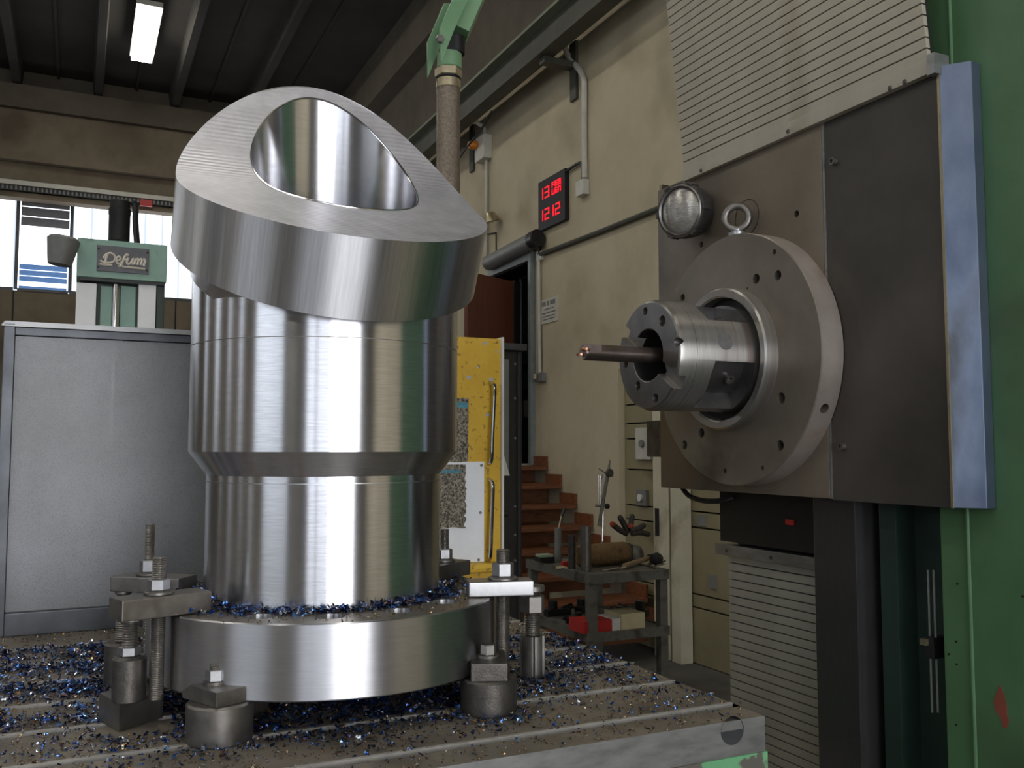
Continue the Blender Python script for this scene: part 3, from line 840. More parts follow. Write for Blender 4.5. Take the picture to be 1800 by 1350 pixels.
b = nb(); box(b, X0 - .02, X1 - .25, Y0 + .15, Y1 - .15, 0, .75); obj('pedestal', b, GREEN_D, tb)
c = at(1287, 1284, Y=Y0); b = nb(); lathe(b, [(.021, 0), (.017, .006), (.0, .006)], (c.x, Y0 - .0008, c.z), (0, 1, 0), 28, False); obj('side_recess', b, HOLE, tb)
b = nb(); prism(b, [(.021 * math.cos(t), .021 * math.sin(t)) for t in [PI + PI * k / 14 for k in range(15)]], .001, Matrix(((1, 0, 0, c.x), (0, 0, -1, Y0), (0, 1, 0, c.z), (0, 0, 0, 1)))); obj('side_recess', b, RIM, tb)

# ================================================================ WORKPIECE
CX, CY = .387, 1.563
ZB, ZF = 1.269, 1.376
wk = thing('steel_nozzle', 'bright machined steel nozzle with slanted saddle head clamped on the table', 'workpiece', (CX, CY, ZB))
FR = .2875
fx = CX + .006
b = nb(); lathe(b, [(FR - .002, ZB), (FR, ZB + .002), (FR, ZF - .002), (FR - .002, ZF), (.1, ZF)], (fx, CY, 0), (0, 0, 1), 128, True)
fl = obj('base_flange', b, [STEEL_F, STEEL_DUST], wk)
cut = nb()
for k in range(14):
    a = R(-101.5 + 360 / 14 * k)
    cyl(cut, .0215, (CX + .2325 * math.cos(a), CY + .2325 * math.sin(a), ZF - .06), (CX + .2325 * math.cos(a), CY + .2325 * math.sin(a), ZF + .02), 28)
boolean(fl, cut)
for f in fl.data.polygons:
    if f.normal.z > .9: f.material_index = 1
# saddle head frame: O on the axis at the fold, a axis, e along fold, n to the back
Oh = Vector((.3815, 1.4878, 2.04))
ah = Vector((.0016, -.5248, 1)).normalized()
e_ = Vector((math.cos(.0293), math.sin(.0293), 0)); eh = (e_ - ah * e_.dot(ah)).normalized(); nh = ah.cross(eh)
RH, HH, BETA, KF, QF, H2 = .2554, .1139, .0105, -.0246, 1.778, .0481
Mh = Matrix((( eh.x, nh.x, ah.x, Oh.x), (eh.y, nh.y, ah.y, Oh.y), (eh.z, nh.z, ah.z, Oh.z), (0, 0, 0, 1)))
Mi = Mh.inverted()
def saddle(y):
    w = max(y - KF, 0)
    return math.tan(BETA) * w + QF * w * w
def under(y): return -HH + H2 * y
# body up to the head
RU, RL = .2243, .1953
def body_top(x, y):                                     # world z where the vertical body meets the head's underside
    o = Oh - ah * HH
    nn = (ah - nh * H2).normalized()
    return o.z - ((x - o.x) * nn.x + (y - o.y) * nn.y) / nn.z + .003
b = nb()
N_ = 144
rings = []
for r, z in ((RL, ZF - .001), (RL, 1.577), (RL + .001, 1.5775)): rings.append([b.verts.new((CX + r * math.cos(2 * PI * k / N_), CY + r * math.sin(2 * PI * k / N_), z)) for k in range(N_)])
for p, q in zip(rings, rings[1:]):
    for k in range(N_): b.faces.new((p[k], p[(k + 1) % N_], q[(k + 1) % N_], q[k]))
obj('lower_barrel', b, STEEL, wk)
b = nb(); lathe(b, [(RL + .001, 1.5775), (RU - .0015, 1.6125), (RU, 1.6145), (RU, 1.617)], (CX, CY, 0), (0, 0, 1), N_, False); obj('taper', b, STEEL, wk)
b = nb()
rings = []
for z in (1.617, 1.79, 1.7905, None):
    ring = []
    for k in range(N_):
        x, y = CX + RU * math.cos(2 * PI * k / N_), CY + RU * math.sin(2 * PI * k / N_)
        ring.append(b.verts.new((x, y, z if z else body_top(x, y))))
    rings.append(ring)
for p, q in zip(rings, rings[1:]):
    for k in range(N_): b.faces.new((p[k], p[(k + 1) % N_], q[(k + 1) % N_], q[k]))
obj('upper_barrel', b, STEEL, wk)
b = nb(); lathe(b, [(RU + .0003, 1.7855), (RU + .0003, 1.7868)], (CX, CY, 0), (0, 0, 1), N_, False); obj('scribed_line', b, CLAMP, wk)
b = nb(); lathe(b, [(RL + .0003, 1.5655), (RL + .0003, 1.567)], (CX, CY, 0), (0, 0, 1), N_, False); obj('scribed_line', b, STEEL_M, wk)
# neck under the head (local frame of the head)
b = nb(); lathe(b, [(.2225, -.041), (.224, -.04), (.224, .01)], (.0, .0, -HH), (0, 0, 1), N_, False)
bmesh.ops.transform(b, matrix=Matrix.Shear('XY', 4, (0, 0)), verts=b.verts[:])
for v in b.verts: v.co.z += H2 * v.co.y
b.faces.new([v for v in sorted(b.verts, key=lambda v: v.index)][:N_][::-1]) if False else None
obj('neck', b, STEEL_M, wk, M=Mh)
# head with bore
bd = Mi.to_3x3() @ Vector((-.0644, -.2843, 1)).normalized()
b0 = Vector((.3966, 1.5602, Oh.z))                     # bore centre at the fold height
b0l = Mi @ b0
RB = .1429
bx_, by_ = None, None
t1 = (Mi.to_3x3() @ Vector((1, 0, 0))); t2 = (Mi.to_3x3() @ Vector((0, 1, 0)))
def bore_pt(t):
    base = b0l + (t1 * math.cos(t) + t2 * math.sin(t)) * RB
    s = 0.0
    for _ in range(40):
        p = base + bd * s
        g = p.z - saddle(p.y)
        w = max(p.y - KF, 0)
        dg = bd.z - (math.tan(BETA) + 2 * QF * w) * bd.y * (1 if p.y > KF else 0)
        s -= max(-.03, min(.03, g / dg))
    return base + bd * s
NH = 160
b = nb()
outer_lo, outer_hi, mids, inner, in_lo, bot_in = [], [], [[] for _ in range(11)], [], [], []
inn = []
for k in range(NH): inn.append(bore_pt(2 * PI * k / NH))
# outer angle chosen to follow the bore point's direction from the axis
for k in range(NH):
    p = inn[k]
    ang = math.atan2(p.y, p.x) if False else 2 * PI * k / NH
    ox, oy = RH * math.cos(ang), RH * math.sin(ang)
    outer_lo.append(b.verts.new((ox, oy, under(oy))))
    outer_hi.append(b.verts.new((ox, oy, saddle(oy))))
    for j in range(1, 12):
        f = j / 12
        x, y = ox + (p.x - ox) * f, oy + (p.y - oy) * f
        mids[j - 1].append(b.verts.new((x, y, saddle(y))))
    inner.append(b.verts.new(p))
rings = [outer_lo, outer_hi] + mids + [inner]
for p, q in zip(rings, rings[1:]):
    for k in range(NH): b.faces.new((p[k], p[(k + 1) % NH], q[(k + 1) % NH], q[k]))
ring = [b.verts.new((.2 * math.cos(2 * PI * k / NH), .2 * math.sin(2 * PI * k / NH), under(.2 * math.sin(2 * PI * k / NH)))) for k in range(NH)]
for k in range(NH): b.faces.new((ring[k], ring[(k + 1) % NH], outer_lo[(k + 1) % NH], outer_lo[k]))
def milled(name, bump_scale, c1, c2, rings_=True):
    m = mat(name, c1, c2, 24, .44, .72, rvar=.05)
    N, L = m.node_tree.nodes, m.node_tree.links
    tc = N.new('ShaderNodeTexCoord'); mp = N.new('ShaderNodeMapping'); mp.inputs['Location'].default_value = (.12, .18, 0)
    w = N.new('ShaderNodeTexWave'); w.wave_type = 'RINGS' if rings_ else 'BANDS'
    if not rings_: w.bands_direction = 'X'
    w.inputs['Scale'].default_value = bump_scale; w.inputs['Distortion'].default_value = 1.2 if rings_ else .6; w.inputs['Detail'].default_value = 2
    bp = N.new('ShaderNodeBump'); bp.inputs['Strength'].default_value = .3; bp.inputs['Distance'].default_value = .002
    L.new(tc.outputs['Object'], mp.inputs[0]); L.new(mp.outputs[0], w.inputs['Vector']); L.new(w.outputs['Fac'], bp.inputs['Height']); L.new(bp.outputs[0], N['Principled BSDF'].inputs['Normal'])
    return m
HEAD_T = milled('milled saddle face', 34, (184, 182, 188), (204, 202, 208))
HEAD_S = mat('milled head side', (192, 192, 196), (214, 214, 218), 60, .4, 1, aniso=1, axis='Z', stretch=(5, 5, .12), lo=.3, hi=.7, detail=2)
hd = obj('saddle_head', b, [HEAD_S, HEAD_T], wk, M=Mh, sharp=40)
for f in hd.data.polygons:
    r_ = math.hypot(f.center.x, f.center.y)
    if r_ < RH * .995: f.material_index = 1
b = nb()
top = [b.verts.new(Mh @ p) for p in inn]
low = [b.verts.new((Mh @ p) - Vector((-.0644, -.2843, 1)).normalized() * .55) for p in inn]
for k in range(NH): b.faces.new((top[k], low[k], low[(k + 1) % NH], top[(k + 1) % NH]))
bf = obj('bore', b, STEEL_B, wk)
# bright chamfer round the bore mouth
b = nb()
for k in range(NH): pass
pts = [Mh @ p for p in inn]
tube(b, pts + [pts[0]], .0018, 6, False); obj('bore_edge', b, CHROME, wk)

# packing blocks the flange stands on
def ablock(name, c, ang, L, Wd, z0, z1, m, label, cat, bev=.002, group=None):
    M = Matrix.Translation((c[0], c[1], 0)) @ Matrix.Rotation(ang, 4, 'Z')
    b = nb(); box(b, -L / 2, L / 2, -Wd / 2, Wd / 2, z0, z1, M)
    return tag(obj(name, b, m, bev=bev), label, cat, group)
ablock('packing_block', (.225, 1.455), R(28), .09, .05, ZT, ZB - .0005, CLAMP_D, 'dark steel packing block under the flange behind the round stop', 'block')
ablock('packing_block', (.30, 1.74), R(-40), .09, .05, ZT, ZB - .0005, CLAMP_D, 'dark packing block hidden under the rear left of the flange', 'block')
ablock('packing_block', (.54, 1.68), R(20), .09, .05, ZT, ZB - .0005, CLAMP_D, 'dark packing block hidden under the rear right of the flange', 'block')
ablock('packing_block', (.47, 1.52), R(-30), .09, .05, ZT, ZB - .0005, CLAMP_D, 'dark packing block in shadow under the middle of the flange', 'block')

# ================================================================ CLAMPS
def strap_clamp(label, s, ang, heel, tip, wd, th, z0, top, m=CLAMP, rs=.0085, bottom=ZT - .015, nut_h=.016, nut_r=.0165):
    """stud at s; strap from heel behind it to tip in front along ang."""
    t = thing('strap_clamp', label, 'clamp', (s[0], s[1], z0), 'strap clamps round the flange')
    M = Matrix.Translation((s[0], s[1], 0)) @ Matrix.Rotation(ang, 4, 'Z')
    b = nb(); box(b, -heel, tip, -wd / 2, wd / 2, z0, z0 + th, M); obj('strap', b, m, t, .0025)
    zs = z0 + th
    b = nb(); lathe(b, [(nut_r * 1.25, zs), (nut_r * 1.35, zs + .001), (nut_r * 1.35, zs + .004), (nut_r * 1.1, zs + .006)], (s[0], s[1], 0), (0, 0, 1), 28); obj('washer', b, CLAMP, t)
    b = nb(); hexn(b, nut_r, (s[0], s[1], zs + .006), (s[0], s[1], zs + .006 + nut_h), .3); obj('nut', b, NUTM, t)
    b = nb(); thread(b, rs, (s[0], s[1], bottom), (s[0], s[1], top), 14, .0026); obj('stud', b, THREAD, t)
    return t
def screw_jack(label, c, zb, body_r, body_top_, nut, screw_r, pad, m=CLAMP_D, fluted=False):
    """pad = (z of underside, z of top, radius); nut = (z0, z1, r)."""
    t = thing('screw_jack', label, 'jack', (c[0], c[1], zb), 'screw jacks under the strap clamps')
    b = nb()
    if fluted:
        poly = []
        for k in range(48):
            r = body_r * (1.0 if k % 8 not in (0, 1) else .86)
            poly.append((r * math.cos(2 * PI * k / 48), r * math.sin(2 * PI * k / 48)))
        prism(b, poly, body_top_ - zb, Matrix.Translation((c[0], c[1], zb)))
    else: lathe(b, [(body_r - .001, zb), (body_r, zb + .001), (body_r, body_top_ - .004), (body_r - .004, body_top_)], (c[0], c[1], 0), (0, 0, 1), 40)
    obj('body', b, m, t)
    b = nb(); thread(b, screw_r, (c[0], c[1], body_top_), (c[0], c[1], pad[0]), 20, .0036); obj('screw', b, THREAD, t)
    b = nb(); hexn(b, nut[2], (c[0], c[1], nut[0]), (c[0], c[1], nut[1]), .35); obj('nut', b, NUTM if not fluted else CLAMP, t)
    b = nb(); lathe(b, [(pad[2] * .7, pad[0]), (pad[2], pad[0] + .004), (pad[2], pad[1] - .001), (pad[2] - .001, pad[1])], (c[0], c[1], 0), (0, 0, 1), 28); obj('pad', b, CLAMP, t)
    return t
# B: front left clamp on its jack and square block
jB = at(226, 1231, Z=1.256); sB = at(279, 1043, Z=1.4085)
angB = math.atan2(CY - sB.y, CX - sB.x) - .08
strap_clamp('long strap clamp at the front left with plain block and jack below', sB, angB, .062, .07, .05, .03, ZF + .0015, ZF + .085, rs=.0105, nut_r=.0155, bottom=1.257)
screw_jack('plain round screw jack standing on the square steel block', jB, 1.2565, .0235, 1.32, (1.32, 1.333, .0155), .0115, (1.366, ZF + .001, .017))
cF, cR, cL = at(210, 1236, Z=1.256), at(288, 1213, Z=1.256), at(174, 1218, Z=1.256)
cK = cR + cL - cF
b = nb(); prism(b, [(q.x, q.y) for q in (cF, cR, cK, cL)], 1.256 - ZT, Matrix.Translation((0, 0, ZT)))
tag(obj('square_block', b, CLAMP, bev=.002), 'square grey steel block under the plain round jack', 'block')
# A: rear left clamp
sA = at(262, 1004, Z=1.41)
strap_clamp('strap clamp with tall threaded stud at the rear left of flange', sA, R(-38), .055, .075, .056, .026, ZF + .0015, at(263, 921, Y=sA.y).z, rs=.008, nut_r=.0155, nut_h=.02)
jA = (sA.x - .038, sA.y + .03)
screw_jack('half hidden screw jack behind the plain round jack', jA, ZT, .028, 1.29, (1.345, 1.362, .017), .0115, (1.368, ZF + .001, .014))
# D: right clamp and fluted jack
sD = at(884, 1015, Z=1.405)
strap_clamp('pale strap clamp on the right of the flange by the fluted jack', sD, R(164), .048, .06, .05, .024, ZF + .0015, at(884, 966, Y=sD.y).z, m=CLAMP_L, rs=.0115, nut_r=.0185, nut_h=.022)
jD = at(936, 1192, Z=ZT)
pt = at(945, 1043, Z=ZF)
screw_jack('fluted screw jack with big hex nut right of the flange', jD, ZT, .0225, ZT + .075, (ZF - .046, ZF - .016, .022), .0145, (ZF - .012, ZF + .001, .022), m=CLAMP, fluted=True)
# F: rear right clamp, mostly behind the barrel
sF = at(781, 985, Z=1.408)
strap_clamp('strap clamp half hidden behind the lower barrel at the right', sF, R(215), .05, .06, .055, .028, ZF + .0015, at(780, 930, Y=sF.y).z, m=CLAMP, rs=.009, nut_r=.0155, nut_h=.018)
# C: round stop with bevelled clamp plate, front left
def round_stop(label, c, r, h, plate, ang, bolt, m, hexbolt):
    t = thing('round_stop', label, 'stop', (c[0], c[1], ZT), 'round stops against the flange')
    b = nb(); lathe(b, [(r - .002, ZT), (r, ZT + .002), (r, ZT + h - .003), (r - .003, ZT + h)], (c[0], c[1], 0), (0, 0, 1), 56); obj('body', b, m, t)
    M = Matrix.Translation((c[0], c[1], ZT + h)) @ Matrix.Rotation(ang, 4, 'Z')
    l0, l1, w, th, nose = plate
    b = nb()
    if nose:
        Mp = M @ Matrix(((1, 0, 0, 0), (0, 0, 1, -w / 2), (0, 1, 0, 0), (0, 0, 0, 1)))
        prism(b, [(-l0, 0), (l1, 0), (l1, th * .5), (l1 - .02, th), (-l0, th)], w, Mp)
    else: box(b, -l0, l1, -w / 2, w / 2, 0, th, M)
    obj('clamp_plate', b, m, t, .002)
    zb = ZT + h + th
    bx0, by0 = (M @ Vector((bolt, 0, 0))).xy
    b = nb(); lathe(b, [(.017, zb), (.017, zb + .004)], (bx0, by0, 0), (0, 0, 1), 24); obj('washer', b, CLAMP, t)
    b = nb(); hexn(b, .0145 if not hexbolt else .0125, (bx0, by0, zb + .004), (bx0, by0, zb + .02), .4); obj('nut' if not hexbolt else 'bolt_head', b, NUTM if not hexbolt else CLAMP, t)
    if not hexbolt:
        b = nb(); thread(b, .0088, (bx0, by0, zb + .004), (bx0, by0, zb + .027), 14, .0025); obj('stud', b, THREAD, t)
    return t
vd = Vector((.23, .97, 0))
pC = at(385, 1318, Z=ZT); cC = pC + Vector((.14, .99, 0)).normalized() * .046
round_stop('round steel stop with sloped plate at the front left of flange', cC, .0455, .054, (.036, .05, .058, .021, True), R(115), .012, CLAMP, False)
pE = at(860, 1264, Z=ZT); cE = pE + Vector((.38, .92, 0)).normalized() * .044
round_stop('round steel stop with square plate and hex bolt at front right', cE, .044, .052, (.034, .06, .056, .027, False), R(68), .012, CLAMP_D, True)

# ================================================================ CHIPS
def chips(name, gen, count, size, m, label, seed, lift):
    r_ = random.Random(seed)
    b_v, b_f = [], []
    made = 0
    tries = 0
    while made < count and tries < count * 30:
        tries += 1
        q = gen(r_)
        if q is None: continue
        x, y, z, s = q
        L = size * r_.uniform(.5, 1.5) * s
        w = L * r_.uniform(.22, .5)
        curl = r_.uniform(-1.6, 1.6)
        M = Matrix.Rotation(r_.uniform(0, 2 * PI), 3, 'Z') @ Matrix.Rotation(r_.gauss(0, .55), 3, 'X') @ Matrix.Rotation(r_.gauss(0, .5), 3, 'Y')
        base = len(b_v)
        c = Vector((x, y, z + w * .35 + r_.random() ** 2 * lift))
        for k in range(4):
            a = curl * (k / 3 - .5)
            px = (k / 3 - .5) * L if abs(curl) < .15 else L / curl * math.sin(a)
            pz = 0 if abs(curl) < .15 else L / curl * (1 - math.cos(a))
            tw = .25 * (k - 1.5)
            for sgn in (-1, 1):
                b_v.append(c + M @ Vector((px, sgn * w / 2, pz + sgn * w * .3 * tw)))
        for k in range(3): b_f.append((base + 2 * k, base + 2 * k + 1, base + 2 * k + 3, base + 2 * k + 2))
        made += 1
    me = bpy.data.meshes.new(name)
    me.from_pydata([v[:] for v in b_v], [], b_f)
    me.materials.append(m)
    o = bpy.data.objects.new(name, me)
    COL.objects.link(o)
    o['kind'] = 'stuff'
    o['label'] = label
    o['category'] = 'chips'
    return o
solid = [(jB.x + .01, jB.y + .006, .05), (cC.x, cC.y, .047), (cE.x, cE.y, .046), (jD.x, jD.y, .024), (jA[0], jA[1], .03)]
from mathutils import noise
def dens(x, y):
    d = .02
    k = sum(1 for s in slots if s < y)                    # which land
    if k == 0: return .06
    if k == 1: d = .24
    if k == 2: d = .55
    if k == 3: d = .8
    if k >= 4: d = .85
    if x < .3:
        if k >= 4: d = 1.0
        if k == 3: d = .8
        if k == 2: d = .45
        if k == 1: d = .16
        if k >= 4 and y > slots[6] - .01: d = .3
        if k >= 7: d = .0
        if y > 2.19: d = .02
    else:
        if x > .62 and k >= 5: d = .12
        if x > .62 and k == 4: d = .9
    n_ = noise.noise(Vector((x * 9, y * 9, 0))) * .7 + noise.noise(Vector((x * 25, y * 25, 3))) * .5
    d *= max(0, .75 + 1.3 * n_)
    for sx, sy, sr in solid[1:4]:
        q = math.hypot(x - sx, y - sy)
        if q < sr + .05: d += .45 * (1 - (q - sr) / .05)
    q = math.hypot(x - CX, y - CY)
    if q < FR and y < CY: d += .4
    return d
def gen_table(r_):
    x = r_.uniform(-.75, X1 - .006)
    y = r_.uniform(Y0 + .006, Y1 - .07)
    for s in slots:
        if s - SW - .002 < y < s + .008 and r_.random() < .9: return None
    for sx, sy, sr in solid:
        if (x - sx) ** 2 + (y - sy) ** 2 < (sr + .002) ** 2: return None
    if (y > CY + .05 and x > CX - .1 and x < .6): return None
    d = dens(x, y)
    if r_.random() > d: return None
    return x, y, ZT + .0005, .7 + .5 * min(1, d)
chips('table_chips', gen_table, 26000, .0078, CHIP, 'blue tempered steel chips scattered over the slotted table', 11, .007)
def gen_grit(r_):
    x = r_.uniform(-.5, X1 - .004); y = r_.uniform(Y0 + .004, Y1 - .06)
    if (y > CY + .05 and x > CX - .1 and x < .6): return None
    for s in slots:
        if s - SW - .001 < y < s: return None
    for sx, sy, sr in solid:
        if (x - sx) ** 2 + (y - sy) ** 2 < sr ** 2: return None
    if r_.random() > .35 + .65 * max(0, noise.noise(Vector((x * 14, y * 14, 9))) + .3): return None
    return x, y, ZT + .0003, 1
chips('table_swarf', gen_grit, 8000, .0045, CHIP_G, 'fine golden swarf sprinkled over the slotted table', 5, .001)
def gen_fl(r_):
    a = r_.uniform(0, 2 * PI)
    fac = math.cos(a - R(170))                               # thickest to the left and at the right rear
    wmax = .012 + .05 * max(0, fac) + .045 * max(0, math.cos(a - R(20)))
    r = RL + .002 + wmax * abs(r_.gauss(0, .55))
    if r > FR - .006: return None
    x, y = CX + r * math.cos(a), CY + r * math.sin(a)
    for k in range(14):
        t = R(-101.5 + 360 / 14 * k)
        if math.hypot(x - CX - .2325 * math.cos(t), y - CY - .2325 * math.sin(t)) < .0235: return None
    return x, y, ZF + .0005, 1.0
chips('flange_chips', gen_fl, 2300, .0085, CHIP, 'blue steel chips heaped on the flange round the barrel', 21, .009)
def gen_fl2(r_):
    a = r_.uniform(0, 2 * PI); r = r_.uniform(RL, FR - .004)
    x, y = CX + r * math.cos(a), CY + r * math.sin(a)
    for k in range(14):
        t = R(-101.5 + 360 / 14 * k)
        if math.hypot(x - CX - .2325 * math.cos(t), y - CY - .2325 * math.sin(t)) < .0225: return None
    return x, y, ZF + .0003, 1
chips('flange_swarf', gen_fl2, 700, .004, CHIP_G, 'fine golden swarf sprinkled on the flange top', 22, .001)

# ================================================================ BORING MACHINE
XP = 1.461
DY, DZ, DR = 1.744, 1.831, .30
bmx = thing('boring_machine', 'green horizontal boring machine with dark headstock plate and round face plate', 'machine', (1.7, 1.4, 0))
# column
b = nb(); box(b, 1.52, 2.4, .45, 1.267, 0, 3.6)
colm = obj('column', b, GREEN, bmx, .006)
b = nb(); yg = 1.204; tube(b, [(1.52, yg, 0), (1.52, yg, 3.6)], .004, 10); obj('column_bead', b, GREEN, bmx)
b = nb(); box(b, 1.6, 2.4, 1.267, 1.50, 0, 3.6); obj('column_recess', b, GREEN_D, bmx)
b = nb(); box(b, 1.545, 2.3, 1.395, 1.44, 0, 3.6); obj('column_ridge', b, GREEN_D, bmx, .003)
b = nb(); box(b, 1.5, 2.3, 1.462, 1.585, 0, 3.4); obj('guide_way', b, WAY, bmx, .003)
b = nb(); box(b, 1.6, 2.3, 1.585, 1.97, 0, 3.4); obj('column_core', b, DARKM, bmx)
c = at(1757, 1240, X=1.52)
r_ = random.Random(4)
poly = [(c.y - (px - 1757) * .00104, c.z - (py - 1240) * .00104) for px, py in ((1760, 1204), (1768, 1222), (1772, 1240), (1771, 1252), (1775, 1262), (1770, 1275), (1764, 1276), (1759, 1262), (1749, 1250), (1746, 1236), (1752, 1222), (1756, 1212))]
obj('bare_patch', prism(nb(), poly, .0008, Matrix(((0, 0, -1, 1.5197), (1, 0, 0, 0), (0, 1, 0, 0), (0, 0, 0, 1)))), RED_LEAD, colm, label='patch of bare red primer')
b = nb()
for q in ((1683, 1026), (1681, 1128), (1668, 1150), (1682, 1168), (1681, 1274), (1798, 1048)):
    p = at(*q, X=1.52); cyl(b, .0024, p, p + Vector((-.001, 0, 0)), 8)
obj('bolt_hole', b, HOLE, colm)
# stop rods on the dark recess
for px in (1631, 1641):
    a, c = at(px, 1002, X=1.54), at(px, 1250, X=1.54)
    b = nb(); cyl(b, .0022, (1.54, a.y, c.z), (1.54, a.y, a.z), 8); obj('stop_rod', b, GREYP, bmx)
a = at(1636, 1130, X=1.535); b = nb(); box(b, 1.528, 1.6, a.y - .012, a.y + .008, a.z - .03, a.z + .012); obj('stop_block', b, BLACK, bmx, .003)
b = nb(); p = at(1629, 1128, X=1.53); box(b, 1.52, 1.55, p.y - .006, p.y + .008, p.z - .006, p.z + .006); obj('stop_dog', b, BRASS, bmx)
# headstock plates
PY0, PYS, PYB, PY1, PZ0, PZ1 = 2.123, 1.493, 1.184, 1.106, 1.512, 2.345
b = nb(); box(b, XP, XP + .06, PYS, PY0, PZ0, PZ1)
pl = obj('headstock_plate', b, PLATE, bmx, .002)
cut = nb()
for q, r in (((1400, 376), .008), ((1233, 430), .0075)):
    p = at(*q, X=XP); cyl(cut, r, p + Vector((-.02, 0, 0)), p + Vector((.03, 0, 0)), 20)
boolean(pl, cut)
p = at(1313, 382, X=XP); b = nb(); lathe(b, [(.044, 0), (.045, .0012), (.0435, .0012), (.0425, 0)], p + Vector((-.0008, 0, 0)), (1, 0, 0), 40, False); obj('plug_joint', b, HOLE, pl)
b = nb(); box(b, XP + .003, XP + .06, PYB, PYS - .006, PZ0 - .003, PZ1); obj('side_plate', b, PLATE_D, bmx, .002)
b = nb(); box(b, XP + .001, XP + .05, PYS - .006, PYS - .001, PZ0, PZ1); obj('plate_edge', b, TSIDE, bmx)
b = nb()
prism(b, [(XP - .002, PYB), (XP + .034, 1.142), (XP + .058, 1.142), (XP + .058, PYB)], PZ1 - PZ0 + .003, Matrix.Translation((0, 0, PZ0 - .002))); obj('slide_bar', b, BLUE, bmx, .002)
b = nb(); box(b, XP - .004, XP - .001, PYB - .001, PYB + .004, PZ0 - .002, PZ1); obj('bar_edge', b, BRASS, bmx)
for q in ((1466, 284), (1481, 785)):
    p = at(*q, X=XP); b = nb(); lathe(b, [(.008, .003), (.008, -.008), (.0045, -.008), (.0045, -.003), (0, -.003)], p, (1, 0, 0), 18, False); obj('cap_screw', b, CLAMP, bmx)
b = nb(); a, c = at(1154, 330, X=XP + .02), at(1168, 505, X=XP + .02); box(b, XP + .015, XP + .05, PY0, PY0 + .012, c.z, a.z); obj('side_lug', b, BRASS, bmx)
b = nb(); a, c = at(1146, 740, X=XP + .03), at(1158, 803, X=XP + .03); box(b, XP + .01, XP + .06, PY0, a.y, c.z, a.z); obj('side_box', b, LAMPB, bmx, .004)
b = nb(); tube(b, smooth_pts([at(1200, 858, X=XP + .05), at(1212, 872, X=XP + .05), at(1236, 880, X=XP + .05), at(1268, 880, X=XP + .06), at(1290, 874, X=XP + .08)], 5), .007, 8); obj('hanging_cable', b, CABLE, bmx)
# face plate disc
b = nb(); lathe(b, [(DR, .06), (DR, .0025), (DR - .0025, 0), (.14, 0)], (1.402, DY, DZ), (1, 0, 0), 128, False)
lathe(b, [(.14, 0), (.14, .06), (DR, .06)], (1.402, DY, DZ), (1, 0, 0), 128, False)
bmesh.ops.remove_doubles(b, verts=b.verts[:], dist=1e-5)
dk = obj('face_plate', b, [DISC, DISC_R], bmx)
cut = nb()
for q, r in (((1329, 490), .012), ((1367, 484), .0115), ((1373, 700), .0125), ((1371, 783), .012), ((1233, 761), .0115), ((1203, 782), .0115), ((1200, 523), .0095), ((1361, 443), .006), ((1340, 823), .0055), ((1274, 828), .006), ((1314, 507), .003), ((1360, 679), .003), ((1246, 751), .003)):
    p = at(*q, X=1.402); cyl(cut, r, p + Vector((-.02, 0, 0)), p + Vector((.03, 0, 0)), 24)
p = at(1446, 717, X=1.43); aa = math.atan2(p.z - DZ, p.y - DY)
cyl(cut, .0115, (1.432, DY + .26 * math.cos(aa), DZ + .26 * math.sin(aa)), (1.432, DY + .34 * math.cos(aa), DZ + .34 * math.sin(aa)), 24)
boolean(dk, cut)
for f in dk.data.polygons:
    r_c = math.hypot(f.center.y + dk.location.y + bmx.location.y - DY, f.center.z + dk.location.z + bmx.location.z - DZ)
    if r_c > DR - .004 and abs(f.normal.x) < .5: f.material_index = 1
for q in ((1367, 484), (1371, 783), (1200, 523)):
    p = at(*q, X=1.402); b = nb(); lathe(b, [(.008, .012), (.008, .02), (.004, .012), (.004, .018), (0, .018)], p, (1, 0, 0), 6 + 12, False); obj('socket_screw', b, LAMPB, dk)
# ring and spindle nose
b = nb(); lathe(b, [(.168, .04), (.168, .004), (.164, 0), (.150, 0), (.146, .004), (.146, .05)], (1.366, DY, DZ), (1, 0, 0), 96, False); obj('retaining_ring', b, SNOUT, bmx)
b = nb(); lathe(b, [(.146, 0), (.126, 0)], (1.395, DY, DZ), (1, 0, 0), 64, False); obj('ring_gap', b, HOLE, bmx)
SR, SX0 = .1265, 1.168
b = nb()
lathe(b, [(.058, .24), (.058, .008), (.06, .001), (.062, 0), (SR - .007, 0), (SR - .003, .003), (SR, .012), (SR, .24)], (SX0, DY, DZ), (1, 0, 0), 96, False)
lathe(b, [(SR, .24), (.058, .24)], (SX0, DY, DZ), (1, 0, 0), 96, False)
bmesh.ops.remove_doubles(b, verts=b.verts[:], dist=1e-5)
sn = obj('spindle_nose', b, [SNOUT, SNOUT_F, HOLE], bmx)
cut = nb()
for q, r in (((1134, 547), .0095), ((1164, 564), .0125), ((1190, 601), .0105), ((1100, 641), .009), ((1121, 678), .011), ((1152, 700), .0105)):
    p = at(*q, X=SX0); cyl(cut, r, p + Vector((-.02, 0, 0)), p + Vector((.025, 0, 0)), 20)
ks = at(1105, 583, X=SX0); ke = at(1190, 665, X=SX0)
ka = math.atan2(ke.z - ks.z, ke.y - ks.y)
Mk = Matrix.Translation((SX0, DY, DZ)) @ Matrix.Rotation(ka, 4, 'X')
box(cut, -.02, .022, .05, .14, -.0165, .0165, Mk); box(cut, -.02, .022, -.14, -.05, -.0165, .0165, Mk)
